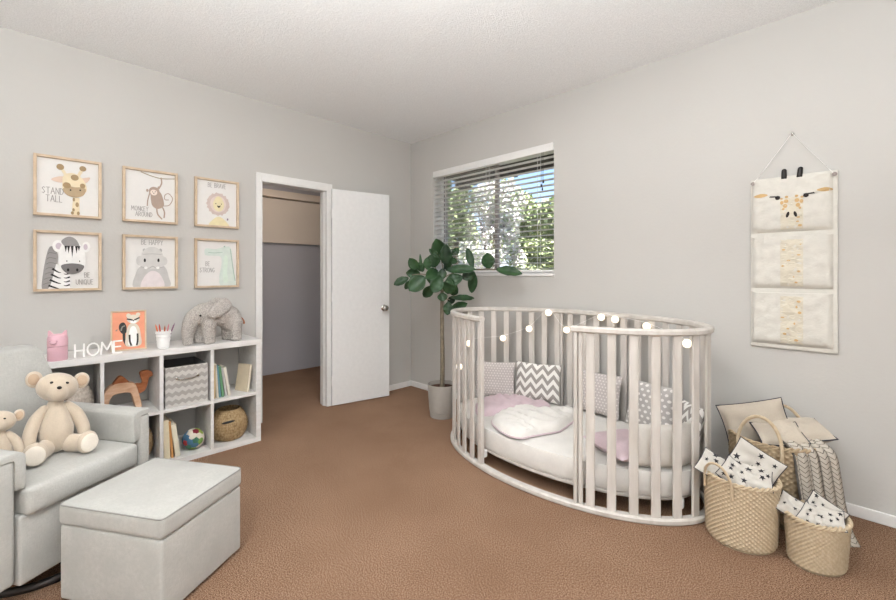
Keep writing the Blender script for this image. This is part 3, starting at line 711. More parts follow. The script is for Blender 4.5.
# local: head towards -y (left in photo), length ~.33, built facing -y
el_ = at('toy_elephant', 'big grey boucle toy elephant standing on the end of the shelf', 'toy elephant', .285, -2.105, ST_, math.radians(4))
g = G()
g.sphere((0, .045, .190), (.088, .120, .082), 24)
g.sphere((0, .095, .165), (.086, .082, .092), 20)
g.sphere((0, -.06, .212), (.082, .095, .078), 22)
g.limb([(0, -.095, .212), (0, -.150, .175), (0, -.176, .10), (0, -.180, .036)], [.066, .054, .042, .034], 16)
for x, y in ((.045, -.058), (-.045, -.090), (.045, .125), (-.045, .10)):
    g.limb([(x, y, .14), (x, y, .08), (x, y+.002, .040)], [.048, .043, .041], 16)
    g.lathe([(.001, .001), (.038, .001), (.040, .02), (.037, .05)], 16, Tr(x, y+.002, 0))
g.lathe([(.001, .001), (.032, .001), (.034, .02), (.031, .05)], 16, Tr(0, -.180, 0))
remeshed('body', g, .007, 'eleph', el_, 4, None, .0035, 70)
for s_ in (1, -1):
    e_ = G(); e_.limb([(0, .045, .035), (0, -.01, -.005), (0, -.045, -.025)], [.052, .050, .032], 20, Matrix.Diagonal((.36, 1, 1, 1)))
    r = remeshed('ear', e_, .006, 'eleph_ear', el_, 4, None, .003, 70)
    r.location = (s_*.090, -.008, .236); r.rotation_euler = (.0, s_*-.20, s_*.14)
    G().sphere((s_*.069, -.122, .205), .0075, 12).build('eye', 'black', el_)
G().limb([(0, .175, .17), (.01, .198, .14), (.012, .200, .12)], [.006, .005, .007], 8).build('tail', 'camelwood2', el_, label='brown tail')

# ------------------------------------------------------------------ things inside the shelf
def lathe_bumpy(g, prof, n, amp, kfreq, T=None, rx=1, ry=1, rows=3):
    """coiled basket: horizontal coils with small stitches"""
    P, _ = smooth([(r, 0, z) for r, z in prof], None, rows); N = len(P)
    vs = []; fs = []
    for j, p in enumerate(P):
        for i in range(n):
            a_ = 2*PI*i/n; r = p.x+amp*math.sin(j*PI*.5*1.0)*.8+amp*.4*math.sin(a_*kfreq+j)
            vs.append((r*math.cos(a_)*rx, r*math.sin(a_)*ry, p.z))
    for j in range(N-1):
        for i in range(n): fs.append((j*n+i, j*n+(i+1) % n, (j+1)*n+(i+1) % n, (j+1)*n+i))
    g.add(vs, fs, T)
def belly_basket(label, x, y, z, r, h, mat, rz=0, hole=True):
    t = at('belly_basket', label, 'basket', x, y, z, rz, 'round baskets in the shelf')
    g = G(); pf = [(.01, .003), (r*.62, .002), (r*.86, h*.14), (r, h*.38), (r*.97, h*.62), (r*.82, h*.84), (r*.66, h*.97), (r*.62, h), (r*.59, h*.985), (r*.8, h*.7), (r*.9, h*.4), (r*.6, .03), (.01, .02)]
    lathe_bumpy(g, pf, 72, .0016, 24, rows=10); g.build('woven_body', mat, t, angle=180)
    s_ = G(); s_.sphere((0, 0, 0), (.0045, r*.36, .0085), 14, T=Tr(r*.925, r*.25, h*.70) @ Rz(.28) @ Ry(-.42) @ Rx(.12))
    s_.build('handle_hole', 'black', t)
    return t
cy = lambda i: (comp[i][0]+comp[i][1])/2
belly_basket('round brown seagrass basket in the lower compartment nearest the closet', .240, cy(3), ZL, .128, .222, 'seagrass', math.radians(-35))
belly_basket('round grey basket half hidden behind the bears in the upper left compartment', .235, cy(0)+.0, ZU, .128, .235, 'greyrope', math.radians(-35))
belly_basket('round brown basket just visible behind the armchair arm in the lower shelf', .235, cy(1)+.0, ZL, .13, .255, 'seagrass', math.radians(-35))
# camel
cm = at('toy_camel', 'wooden toy camel standing in an upper shelf compartment', 'toy camel', .17, cy(1)-.025, ZU, math.radians(3))
def slab(name, pts, mat, th, par, xoff=0, bev=.004):
    g = G(); g.prism(pts, -th/2+xoff, th/2+xoff, TY); return g.build(name, mat, par, bevel=bev)
slab('body', curve2([(-.105, .0), (-.10, .07), (-.075, .125), (-.04, .145), (.02, .145), (.055, .135), (.075, .08), (.09, .0), (.062, .0), (.04, .075), (.02, .09), (-.035, .09), (-.06, .07), (-.075, .0)], 4), 'camelwood', .05, cm).scale = (1, 1.12, 1.22)
slab('hump', curve2([(-.045, .135), (-.035, .165), (-.012, .185), (.015, .165), (.03, .135)], 4), 'camelwood2', .035, cm).scale = (1, 1.1, 1.22)
nh_ = slab('neck_and_head', curve2([(.035, .10), (.06, .13), (.088, .13), (.082, .165), (.078, .19), (.1, .2), (.128, .19), (.138, .165), (.12, .155), (.112, .12), (.098, .085), (.065, .075)], 4), 'camelwood2', .03, cm); nh_.scale = (1, 1.25, 1.2); nh_.location = (0, -.005, .0)
# fabric bin
y0_, y1_ = comp[2][0]+.014, comp[2][1]-.012
bn = at('storage_bin', 'grey chevron fabric storage bin with a handle in the upper shelf row', 'storage bin', .03, (y0_+y1_)/2, ZU)
hw = (y1_-y0_)/2; bh = .268; bd = .335
g = G(); g.grid(lambda u, v: (bd, -hw+2*hw*u, .001+bh*v), 2, 2); g.grid(lambda u, v: (bd-.006, hw-2*hw*u, .001+bh*v), 2, 2)
g.grid(lambda u, v: (bd*u, -hw, .001+bh*v), 2, 2); g.grid(lambda u, v: (bd*(1-u), hw, .001+bh*v), 2, 2)
g.grid(lambda u, v: (0, hw-2*hw*u, .001+bh*v), 2, 2); g.grid(lambda u, v: (bd-.006*v, -hw+2*hw*u, bh+.001), 2, 1)
g.build('bin_body', 'bin', bn, smooth_=False)
boxes((.004, -hw+.004, .004, .006, hw-.004, bh), (.004, -hw+.002, .004, bd-.004, -hw+.005, bh), (.004, hw-.005, .004, bd-.004, hw-.002, bh), (.004, -hw+.004, .002, bd-.007, hw-.004, .006)).build('lining', 'binin', bn, smooth_=False)
g = G(); g.tube(smooth([(bd, -.055, bh*.72), (bd+.012, -.045, bh*.70), (bd+.016, 0, bh*.69), (bd+.012, .045, bh*.70), (bd, .055, bh*.72)], None, 5)[0], .006, 8)
for s_ in (-1, 1): g.sphere((bd+.003, s_*.062, bh*.725), (.004, .012, .010), 12)
g.build('handle', 'steel', bn)
# books
def book(label, x, y, z, th, dp, h, tilt, col, page=(236, 228, 212), rz=0, group='books on the upper right shelf'):
    t = at('book', label, 'book', x, y, z, rz, group)
    # spine faces +x; tilt about x axis (leans in y)
    Tm = Rx(tilt)
    lift = abs(math.sin(tilt))*th if tilt > 0 else 0
    Tm = Tr(0, 0, .0005) @ Tm
    g = G(); g.box(-dp, 0, 0, 0, .003, h, Tm); g.box(-dp, th-.003, 0, 0, th, h, Tm); g.box(-.003, .003, 0, 0, th-.003, h, Tm)
    g.build('cover', solid('book_%d_%d_%d' % col, rgb(*col), .6), t, bevel=.0008)
    g = G(); g.box(-dp+.004, .003, .004, -.003, th-.003, h-.004, Tm); g.build('pages', solid('book_pages', rgb(*page), .9), t, smooth_=False)
    return t
yb = comp[3][0]
book('tan spined book at the left end of the upper row of books', .345, yb+.004, ZU, .018, .17, .238, -.02, (206, 180, 138))
book('cream spined book second from the divider in the upper row', .345, yb+.030, ZU, .014, .16, .245, .06, (214, 206, 190))
book('teal blue book in the upper row of books', .345, yb+.048, ZU, .012, .16, .236, .08, (108, 150, 160))
book('green book in the upper row of books', .345, yb+.066, ZU, .014, .17, .226, .10, (112, 158, 116))
book('pale grey book in the upper row of books', .345, yb+.088, ZU, .012, .16, .210, .13, (198, 196, 192))
book('cream book at the right end of the upper row leaning left', .345, yb+.108, ZU, .018, .16, .215, .16, (222, 214, 198))
lb = at('book', 'beige book leaning on the right side of the upper shelf compartment', 'book', .34, comp[3][1]-.052, ZU, math.radians(20), 'books on the upper right shelf')
Tm = Rx(-.16)
G().box(-.13, 0, .002, 0, .003, .205, Tm).box(-.13, .015, .002, 0, .018, .205, Tm).box(-.13, .003, .002, -.127, .015, .205, Tm).build('cover', solid('book_sand', rgb(206, 192, 166)), lb, bevel=.0008)
G().box(-.127, .003, .005, -.004, .015, .202, Tm).build('pages', solid('book_pages', 0), lb, smooth_=False)
yb = comp[2][0]
book('tall cream book at the left of the lower row beside the ball', .345, yb+.012, ZL, .034, .17, .262, .03, (232, 220, 190), group='books on the lower shelf')
book('thin orange book in the lower row of books', .345, yb+.052, ZL, .014, .17, .250, .07, (206, 150, 92), group='books on the lower shelf')
book('cream book leaning against the orange one on the lower shelf', .345, yb+.076, ZL, .030, .17, .222, .12, (230, 222, 200), group='books on the lower shelf')
# patchwork ball: faces of a subdivided solid in several felt colours
bm = bmesh.new(); bmesh.ops.create_icosphere(bm, subdivisions=2, radius=1)
base = [v.co.copy().normalized() for v in bm.verts]; bm.free()
bm = bmesh.new(); bmesh.ops.create_icosphere(bm, subdivisions=5, radius=1)
ballcols = [rgb(176, 62, 62), rgb(120, 160, 80), rgb(80, 120, 146), rgb(216, 206, 190), rgb(50, 70, 96), rgb(150, 176, 84), rgb(130, 40, 56), rgb(76, 122, 100), rgb(70, 110, 140)]
rnd = random.Random(5)
me = bpy.data.meshes.new('toy_ball'); cent = [b_.copy() for b_ in base]
asg = [rnd.randrange(9) for _ in cent]
rb = .070
for f_ in bm.faces:
    c_ = f_.calc_center_median().normalized(); dd = sorted((-(c_.dot(q)), i) for i, q in enumerate(cent)); f_.material_index = asg[dd[0][1]]; f_.smooth = True
for v_ in bm.verts:
    dd = sorted([-(v_.co.normalized().dot(q)) for q in cent]); seam = min(1, (dd[1]-dd[0])/.06); v_.co = v_.co.normalized()*rb*(.975+.025*seam)
bm.to_mesh(me); bm.free()
for i, c_ in enumerate(ballcols): me.materials.append(solid('ball_%d' % i, c_))
o = bpy.data.objects.new('toy_ball', me); COL.objects.link(o); o.location = (.27, comp[2][1]-.078, ZL+rb-.001); o.rotation_euler = (.5, .3, .2)
tag(o, 'multicoloured patchwork ball on the lower shelf beside the books', 'ball')

# ================================================================== armchair
TH = math.radians(32)
ch = thing('armchair', 'pale grey upholstered glider armchair seating two toy bears', 'armchair', (1.243, -2.894, 0), TH)
G().rbox((-.25, 0, .40), (.550, .448, .108), .018, 6, bulge=(.012, .0, .012), bot=False).build('seat_cushion', 'chair', ch)
G().rbox((-.276, 0, .218), (.56, .475, .268), .012, 3).build('seat_base', 'chair', ch)
for s_ in (1, -1):
    g = G()
    g.rbox((-.30, s_*.277, .338), (.60, .062, .476), .016, 4, bulge=(.004, .004, 0)); g.build('arm_panel', 'chair', ch)
    # L-shaped arm pad: flat on top, hanging down on the seat side
    prof = curve2([(.214, .46), (.213, .57), (.222, .592), (.245, .602), (.285, .602), (.301, .596), (.304, .586), (.298, .578), (.262, .576), (.250, .56), (.248, .462), (.232, .452)], 4)
    nn = len(prof); us = [-.60, -.598, -.59, -.3, -.03, -.008, .000, .003]; sc_ = [.9, .97, 1, 1, 1, .985, .95, .90]
    cxp = sum(p[0] for p in prof)/nn; czp = sum(p[1] for p in prof)/nn
    vs = [(u, s_*(cxp+(p[0]-cxp)*k), czp+(p[1]-czp)*k) for u, k in zip(us, sc_) for p in prof]
    fs = [tuple(range(nn)), tuple(range((len(us)-1)*nn, len(us)*nn))[::-1]]
    for j in range(len(us)-1):
        for i in range(nn): fs.append((j*nn+i, (j+1)*nn+i, (j+1)*nn+(i+1) % nn, j*nn+(i+1) % nn))
    g = G(); g.add(vs, fs)
    o = g.build('arm_pad', 'chair', ch, angle=50)
    bm = bmesh.new(); bm.from_mesh(o.data); bmesh.ops.recalc_face_normals(bm, faces=bm.faces); bm.to_mesh(o.data); bm.free()
# back: frame and a thick cushion, top narrowing
def backfn(z, half_b, half_t):
    return half_b+(half_t-half_b)*max(0, (z-.62)/.30)**1.5
def backpad(name, uc, th, z0, z1, hb, ht, mat):
    g = G(); g.rbox((0, 0, 0), (th, 2, 1), .045, 8, bulge=(.018, 0, 0))
    vs = []
    for (x, y, z) in g.v:
        # widths in y were built as 2 with .07 rounding: rescale
        zz = z0+(z+.5)*(z1-z0)
        w_ = backfn(zz, hb, ht); yy = y
        yy = math.copysign(min(1, abs(y)), y)*w_
        u = uc+x-math.tan(math.radians(15))*(zz-z0)
        vs.append((u, yy, zz))
    g.v = vs; g.build(name, mat, ch)
backpad('back_cushion', -.42, .15, .44, .925, .200, .135, 'chair')
backpad('back_frame', -.545, .10, .12, .90, .225, .165, 'chair')
ring = G(); ring.tube([(.22*math.cos(2*PI*k/48)-.22, .22*math.sin(2*PI*k/48), .016) for k in range(48)], .016, 10, closed=True)
ring.box(-.45, -.02, .01, -.05, .02, .028); ring.box(-.27, -.20, .01, -.23, .20, .028); ring.lathe([(.03, .02), (.03, .11), (.001, .11)], 16, Tr(-.25, 0, 0))
ring.build('swivel_base', 'dark', ch, label='dark metal ring base')

# ottoman
ot = thing('ottoman', 'pale grey upholstered box ottoman in front of the armchair', 'ottoman', (1.514, -2.680, 0), math.radians(32.5))
G().rbox((0, 0, .155), (.480, .416, .290), .012, 4, bulge=(.003, .003, 0)).build('body', 'chair', ot)
G().rbox((0, 0, .342), (.490, .426, .086), .020, 6, bulge=(.002, .002, .012), bot=False).build('lid', 'chair', ot)
def rrect(hx_, hy_, r, z, n=6):
    P = []
    for cx_, cy_, a0 in ((hx_-r, hy_-r, 0), (-hx_+r, hy_-r, 90), (-hx_+r, -hy_+r, 180), (hx_-r, -hy_+r, 270)):
        for k in range(n+1):
            a_ = math.radians(a0+90*k/n); P.append((cx_+r*math.cos(a_), cy_+r*math.sin(a_), z))
    return P
for z in (.378,):
    G().tube(rrect(.2425, .2105, .02, z), .0030, 8, closed=True).build('piping', 'chair_pipe', ot)
for sx_ in (-1, 1):
    for sy_ in (-1, 1): G().lathe([(.001, 0), (.014, 0), (.016, .015), (.001, .015)], 12, Tr(sx_*.19, sy_*.16, 0)).build('foot', 'black', ot)

# ================================================================== teddy bears
def bear(label, x, y, z, rz, s, lean=0):
    t = at('toy_bear', label, 'toy bear', x, y, z, rz, 'toy bears on the armchair')
    t.scale = (s*.88, s*.80, s*1.02)
    G().limb([(0, 0, .078), (.002, 0, .11), (-.004, 0, .17), (-.008, 0, .205)], [.074, .076, .058, .040], 24).build('body', 'bear', t)
    Hd = Tr(-.002, .005, .283) @ Rx(math.radians(lean)) @ Rz(math.radians(-6)) @ Ry(math.radians(-14))
    g = G(); g.sphere((0, 0, .008), (.074, .092, .064), 28, Hd); g.sphere((.046, 0, -.018), (.044, .046, .040), 22, Hd)
    remeshed('head', g, .006, 'bear', t, 8)
    for q in (-1, 1):
        e_ = G(); e_.sphere((0, 0, 0), (.015, .038, .036), 20, Hd @ Tr(-.004, q*.100, .040) @ Rz(q*-.3)); e_.build('ear', 'bear', t)
        G().sphere((0, 0, 0), (.007, .026, .025), 16, Hd @ Tr(.008, q*.102, .039) @ Rz(q*-.3)).build('inner_ear', 'bear_in', t)
        G().sphere((.066, q*.032, .020), (.004, .0085, .0055), 12, Hd).build('eye', 'black', t)
        ar = G(); ar.limb([(-.004, q*.050, .195), (.004, q*.088, .155), (.024, q*.112, .100), (.040, q*.114, .062)], [.025, .030, .030, .027], 16); ar.build('arm', 'bear', t)
        lg = G(); lg.limb([(.045, q*.050, .042), (.095, q*.085, .042), (.128, q*.100, .044)], [.040, .038, .037], 16)
        lg.sphere((.142, q*.106, .052), (.026, .052, .050), 20, T=Tr(.142, q*.106, .052) @ Rz(q*.2) @ Tr(-.142, -q*.106, -.052)); remeshed('leg', lg, .006, 'bear', t, 6)
        pd = G(); pd.sphere((0, 0, 0), (.006, .042, .040), 20, T=Tr(.166, q*.111, .052) @ Rz(q*.2)); pd.build('foot_pad', 'bear_pad', t)
    G().sphere((.0895, 0, -.004), (.006, .011, .007), 12, Hd).build('nose', 'black', t)
    return t
bear('larger beige toy bear sitting in the middle of the armchair seat', 1.035, -2.980, .462, math.radians(7), 1.0, -9)
bear('smaller beige toy bear cut off by the left edge of the photo', 1.075, -3.155, .462, math.radians(-3), .66, -6)

# ================================================================== crib
CX_, CY_, CA, CB = 2.180, -.532, .883, .475
CH = .992
cr = thing('crib', 'oval greige wooden crib with an open front standing under the window wall', 'crib', (CX_, CY_, 0))
def ep(t, off=0): return Vector(((CA+off)*math.cos(t), (CB+off)*math.sin(t), 0))
def ering(t0, t1, r_in, r_out, z0, z1, n, closed):
    g = G(); vs = []; fs = []
    N = n if closed else n+1
    for i in range(N):
        t = t0+(t1-t0)*i/n
        nrm = Vector((math.cos(t)*CB, math.sin(t)*CA, 0)).normalized(); p = ep(t)
        cc = .007
        for o_, z in ((r_in+cc, z0), (r_out-cc, z0), (r_out, z0+cc), (r_out, z1-cc), (r_out-cc, z1), (r_in+cc, z1), (r_in, z1-cc), (r_in, z0+cc)):
            q = p+nrm*o_; vs.append((q.x, q.y, z))
    for i in range(n):
        j = (i+1) % N
        for k in range(8): fs.append((i*8+k, j*8+k, j*8+(k+1) % 8, i*8+(k+1) % 8))
    if not closed: fs += [tuple(range(8)), tuple(range((N-1)*8, N*8))[::-1]]
    return g.add(vs, fs)
D2 = math.radians
ering(D2(-67.7), D2(250), -.022, .022, CH-.032, CH, 120, False).build('top_rail', 'crib', cr)
ering(0, 2*PI, -.024, .022, .0, .032, 120, True).build('bottom_rail', 'crib', cr)
def slat(tdeg, wd=.046, th=.014, nm='slat', off=0):
    t = D2(tdeg); p = ep(t); tg = Vector((-CA*math.sin(t), CB*math.cos(t), 0)).normalized(); an = math.atan2(tg.y, tg.x)
    g = G(); hw_ = wd/2; c_ = .004
    pts = [(-hw_+c_, -th/2), (hw_-c_, -th/2), (hw_, -th/2+c_), (hw_, th/2-c_), (hw_-c_, th/2), (-hw_+c_, th/2), (-hw_, th/2-c_), (-hw_, -th/2+c_)]
    g.prism(pts, .026, CH-.026, Tr(p.x, p.y, 0) @ Rz(an)); g.build(nm, 'crib', cr, angle=20)
# arc-length stepping
def stepang(t, ds):
    t = D2(t); n = 20
    for _ in range(n): t += ds/n/math.hypot(CA*math.sin(t), CB*math.cos(t))
    return math.degrees(t)
slat(-66.3, .02, .03, 'post'); slat(-64.5, .022, .02, 'post')
slat(-110.2, .022, .03, 'post'); slat(-112, .018, .02, 'post')
t = -61.0; sl = []
while t < 244.5:
    sl.append(t); t = stepang(t, .1065)
for i, t in enumerate(sl):
    slat(t)
for t in (105.5, 78): slat(t, .018, .026, 'post')
# bed base that carries the mattress
def disc(a_, b_, z0, z1, r=.01, n=72, T=None, top=0, g=None):
    g = g or G(); prof = [(0.001, z0), (1-r, z0), (1, z0+r), (1, z1-r), (1-r*.6, z1-.003), (.8, z1+top*.5), (.4, z1+top), (0.001, z1+top)]
    return g.lathe([(p[0], p[1]) for p in prof], n, T, a_, b_)
g = disc(CA-.06, CB-.06, .088, .112, .01)
g.build('mattress_base', 'crib', cr)
for tt in (-66, -112, 66, 112, 20, 160, -20, -160):
    p = ep(D2(tt), -.04); G().rbox((p.x, p.y, .085), (.03, .03, .05), .008, 2).build('bracket', 'white', cr)
mt = disc(CA-.034, CB-.052, .1125, .245, .020, top=.007)
o = mt.build('mattress', 'sheet', None, loc=(CX_, CY_, 0), angle=50)
tag(o, 'oval mattress in a white fitted sheet lying in the crib', 'mattress')
MZ = .251

# pillows
def pillow_fn(w, h, t, pin=.06):
    def fn(u, v, side):
        x = 2*u-1; y = 2*v-1
        ex = w/2*x*(1-pin*(1-abs(y)**2)*abs(x)**1.5); ey = h/2*y*(1-pin*(1-abs(x)**2)*abs(y)**1.5)
        th = t/2*(max(0, (1-x**4))**.6)*(max(0, (1-y**4))**.6)
        return Vector((side*th, ex, ey))
    return fn
def pillow(name, label, w, h, t, mat, M4, cat='cushion', group=None, piping=None, stars=None, n=18, wrinkle=.004, bend=0, pipr=.0035):
    fn0 = pillow_fn(w, h, t); sd = hash(label) % 97 if False else len(label)*3.1
    def fn(u, v, s_):
        p = fn0(u, v, s_)
        e_ = (1-(2*u-1)**4)*(1-(2*v-1)**4)
        p.x += s_*wrinkle*e_*noise.noise(Vector((u*4+sd, v*4, s_)))*2
        p.x += bend*(2*u-1)**2
        return p
    root = bpy.data.objects.new(name, None); COL.objects.link(root); root.matrix_world = M4
    tag(root, label, cat, group)
    g = G(); g.grid(lambda u, v: fn(u, v, 1), n, n); g.grid(lambda u, v: fn(u, v, -1), n, n, flip=True)
    mats = [mat]
    if stars:
        mats.append('star'); g.cur = 1; rnd = random.Random(int(sd*10))
        for (su, sv, sr) in stars:
            for side in (1, -1):
                a0 = rnd.uniform(0, 6.3); ring_ = []
                for k in range(10):
                    rr = sr*(1 if k % 2 == 0 else .42); a_ = a0+k*PI/5
                    uu = min(max(su+rr*math.cos(a_)/w, 0.01), .99); vv = min(max(sv+rr*math.sin(a_)/h, .01), .99)
                    q = fn(uu, vv, side); q.x += side*.0016; ring_.append(tuple(q))
                c_ = fn(min(max(su, .01), .99), min(max(sv, .01), .99), side); c_.x += side*.0018
                vs = [tuple(c_)]+ring_; fs = [(0, 1+k, 1+(k+1) % 10) if side > 0 else (0, 1+(k+1) % 10, 1+k) for k in range(10)]
                g.add(vs, fs)
        g.cur = 0
    g.build('cover', mats, root, angle=60)
    if piping:
        pts = [fn(k/14, 0, 0) for k in range(14)]+[fn(1, k/14, 0) for k in range(14)]+[fn(1-k/14, 1, 0) for k in range(14)]+[fn(0, 1-k/14, 0) for k in range(14)]
        G().tube(pts, pipr, 6, closed=True).build('piping', piping, root)
    return root
def place(x, y, z, yaw, tilt, roll=0): return Tr(x, y, z) @ Rz(math.radians(yaw)) @ Ry(math.radians(tilt)) @ Rx(math.radians(roll))
# each cushion stands on the mattress against the back slats; its front faces local +x
def crib_cushion(label, tdeg, w, h, mat, th=.07, off=-.085, dz=0, yaw=0, tilt=-10, piping=None):
    t = D2(tdeg); p = ep(t, off); nrm = math.degrees(math.atan2(CA*math.sin(t), CB*math.cos(t)))
    pillow('cushion', label, w, h, th, mat, place(CX_+p.x, CY_+p.y, MZ+h/2+.004+dz, nrm+180+yaw, tilt), group='cushions along the back of the crib', piping=piping)
crib_cushion('grey dotted cushion at the left end of the crib', 151, .33, .29, 'dots', yaw=-14)
crib_cushion('grey and white chevron cushion against the back slats', 119, .37, .30, 'chevron', .065)
crib_cushion('grey dotted cushion behind the front slats, middle of the crib back', 83, .34, .30, 'dots')
crib_cushion('grey cushion with white hearts near the right end of the crib', 53, .34, .31, 'hearts', yaw=4)
crib_cushion('white and grey zigzag cushion at the far right end of the crib', 22, .27, .28, 'chevron', yaw=8)
# cream padded roll standing at the right end
rl = G(); rl.grid(lambda u, v: (0, 0, 0), 1, 1) if False else None
def bolster():
    g = G(); P = []
    ts = [D2(-42+44*k/14) for k in range(15)]
    for i, t in enumerate(ts):
        p = ep(t, -.085); n_ = Vector((math.cos(t)*CB, math.sin(t)*CA, 0)).normalized()
        P.append((p, n_))
    vs = []; prof = [(-.032, .01), (-.036, .12), (-.028, .21), (0, .232), (.028, .21), (.036, .12), (.032, .01), (0, .0)]
    for i, (p, n_) in enumerate(P):
        k_ = 1 if 0 < i < 14 else .6
        pinch = 1-.14*(i % 7 == 0)
        for a_, z in prof: q = p+n_*a_*k_*pinch; vs.append((q.x, q.y, .002+z*(1 if k_ == 1 else .97)))
    m_ = 8; fs = [tuple(range(m_)), tuple(range(14*m_, 15*m_))[::-1]]
    for i in range(14):
        for k in range(m_): fs.append((i*m_+k, (i+1)*m_+k, (i+1)*m_+(k+1) % m_, i*m_+(k+1) % m_))
    g.add(vs, fs); o = g.build('padded_bumper', 'sheetwrap', None, loc=(CX_, CY_, MZ), angle=180, sub=1)
    bm = bmesh.new(); bm.from_mesh(o.data); bmesh.ops.recalc_face_normals(bm, faces=bm.faces); bm.to_mesh(o.data); bm.free()
    tag(o, 'plain cream padded bumper standing inside the right end of the crib', 'bumper')
bolster()
# blankets
def blanket(name, label, outline, z0, mat, amp, seed, thick=.02, edge=None, n=64, freq=7, rolls=True):
    """soft folded cloth: heightfield inside a closed outline"""
    xs = [p[0] for p in outline]; ys = [p[1] for p in outline]; cx_ = sum(xs)/len(xs); cy_ = sum(ys)/len(ys)
    O = curve2(outline, 8); O = [(p[0]+.012*noise.noise(Vector((p[0]*14, p[1]*14, seed))), p[1]+.012*noise.noise(Vector((p[1]*14, p[0]*14, seed+4)))) for p in O]; NO = len(O); rings = 22
    vs = [(cx_, cy_, 0)]; 
    def zh(x, y, k):
        e_ = (1-k**7)**.5 if k < 1 else 0
        cs, sn = math.cos(seed), math.sin(seed); p_, q_ = x*cs+y*sn, -x*sn+y*cs
        w1 = noise.noise(Vector((x*3, y*3, seed)))
        f1 = noise.noise(Vector((p_*freq*2.6+w1*1.5, q_*freq*.7, seed+2))); f2 = noise.noise(Vector((q_*freq*2.2+w1, p_*freq*.6, seed+7)))
        a_ = .9*(1-2.6*abs(f1))*.5+.5*(1-2.6*abs(f2))*.5+.35*w1
        return max(thick+amp*a_, .006)*e_
    vs[0] = (cx_, cy_, zh(cx_, cy_, 0))
    for r in range(1, rings+1):
        k = r/rings
        for p in O:
            x, y = cx_+(p[0]-cx_)*k, cy_+(p[1]-cy_)*k; vs.append((x, y, zh(x, y, k)+.003*(1-k)))
    fs = [(0, 1+i, 1+(i+1) % NO) for i in range(NO)]
    for r in range(1, rings):
        for i in range(NO):
            a_ = 1+(r-1)*NO+i; b_ = 1+(r-1)*NO+(i+1) % NO; fs.append((a_, a_+NO, b_+NO, b_))
    o0 = len(vs); vs += [(p[0], p[1], -.002) for p in O]; fs.append(tuple(range(o0, o0+NO))[::-1])
    for i in range(NO): a_ = 1+(rings-1)*NO+i; b_ = 1+(rings-1)*NO+(i+1) % NO; fs.append((a_, o0+i, o0+(i+1) % NO, b_))
    g = G(); g.add(vs, fs)
    o = g.build(name, mat, None, loc=(0, 0, z0), angle=70)
    return o, O
o, _ = blanket('pink_blanket', '', [(1.52, -.62), (1.48, -.42), (1.56, -.26), (1.78, -.22), (1.94, -.24), (1.96, -.36), (1.82, -.60), (1.68, -.78)], MZ+.001, 'pink', .036, 3.3, .038, freq=5)
tag(o, 'pale pink blanket crumpled at the left end of the crib mattress', 'blanket')
ro = thing('white_blanket', 'white crumpled blanket with pink edge lying over the pink blanket', 'blanket', (0, 0, 0))
o, O = blanket('cloth', '', [(1.94, -.90), (1.82, -.80), (1.80, -.62), (1.84, -.46), (2.00, -.44), (2.12, -.27), (2.20, -.30), (2.24, -.50), (2.26, -.66), (2.20, -.80), (2.16, -.92), (2.06, -.95)], MZ+.012, 'sheet', .040, 8.1, .040, freq=5)
o.parent = ro
G().tube([(p[0], p[1], MZ+.010) for p in O], .005, 6, closed=True).build('hem', 'pink', ro, label='pink hem')
pillow('cushion', 'flat pale pink cushion lying behind the front slats of the crib', .34, .32, .09, 'pink', place(2.675, -.665, MZ+.048, 62, -90), group=None)

# string lights on the back rail
sg = thing('string_lights', 'string of warm globe lights hung along the back of the crib', 'string lights', (CX_, CY_, 0))
bulbs = [(201, .545), (177, .70), (143, .735), (124.5, .822), (112.5, .962), (102, .835), (83, .955), (75.5, .948), (58, .925), (30, .862)]
wp = []
for i, (t, z) in enumerate(bulbs):
    p = ep(D2(t), -.045); wp.append((p.x, p.y, z+.022))
G().tube(smooth(wp, None, 6)[0], .0016, 6).build('wire', 'white', sg)
for (t, z) in bulbs:
    p = ep(D2(t), -.045); G().sphere((p.x, p.y, z), .026, 16).build('globe', 'bulb', sg)

# ================================================================== plant
pl = thing('potted_plant', 'rubber plant with glossy dark leaves in a grey pot in the room corner', 'plant', (.975, -.46, 0))
G().lathe([(.001, 0), (.092, 0), (.106, .004), (.112, .052), (.109, .056), (.114, .060), (.130, .285), (.128, .292), (.120, .292), (.118, .25), (.001, .25)], 40).build('pot', 'pot', pl, angle=30)
G().lathe([(.001, .262), (.05, .268), (.119, .258)], 24).build('soil', 'soil', pl)
Fv, Rv, Uv = Vector((-.7045, .7097, 0)), Vector((.7097, .7045, 0)), Vector((0, 0, 1))
k_ = .00152
def pp(x, y, d=0): return Rv*((x-345)*k_)+Fv*d+Uv*(1.28+(258-y)*k_)
tk = G()
tp = [Vector((0, 0, .25)), Vector((.006, 0, .5)), Vector((-.004, .004, .8))]+[pp(345, 400), pp(346, 320, .01), pp(352, 230, 0)]
P, Rr = smooth(tp, [.022, .020, .018, .016, .012, .009], 5); tk.tube(P, Rr, 10)
tk.build('trunk', 'bark', pl)
tw = G()
for br in (((346, 330, 0), (300, 290, -.03), (240, 265, -.05), (170, 270, -.03)), ((348, 290, 0), (400, 262, .02), (470, 240, .0), (545, 236, -.08), (650, 236, -.16)), ((350, 240, 0), (345, 200, 0), (330, 150, .02)), ((346, 350, 0), (375, 310, -.05), (400, 285, -.08)), ((346, 340, 0), (320, 270, .06), (300, 215, .09)), ((345, 420, 0), (370, 410, -.02), (390, 415, -.03)), ((545, 236, -.08), (560, 240, -.08), (600, 232, -.12))):
    tw.tube(smooth([pp(*q) for q in br], None, 4)[0], .0045, 6)
tw.build('branch', 'bark', pl)
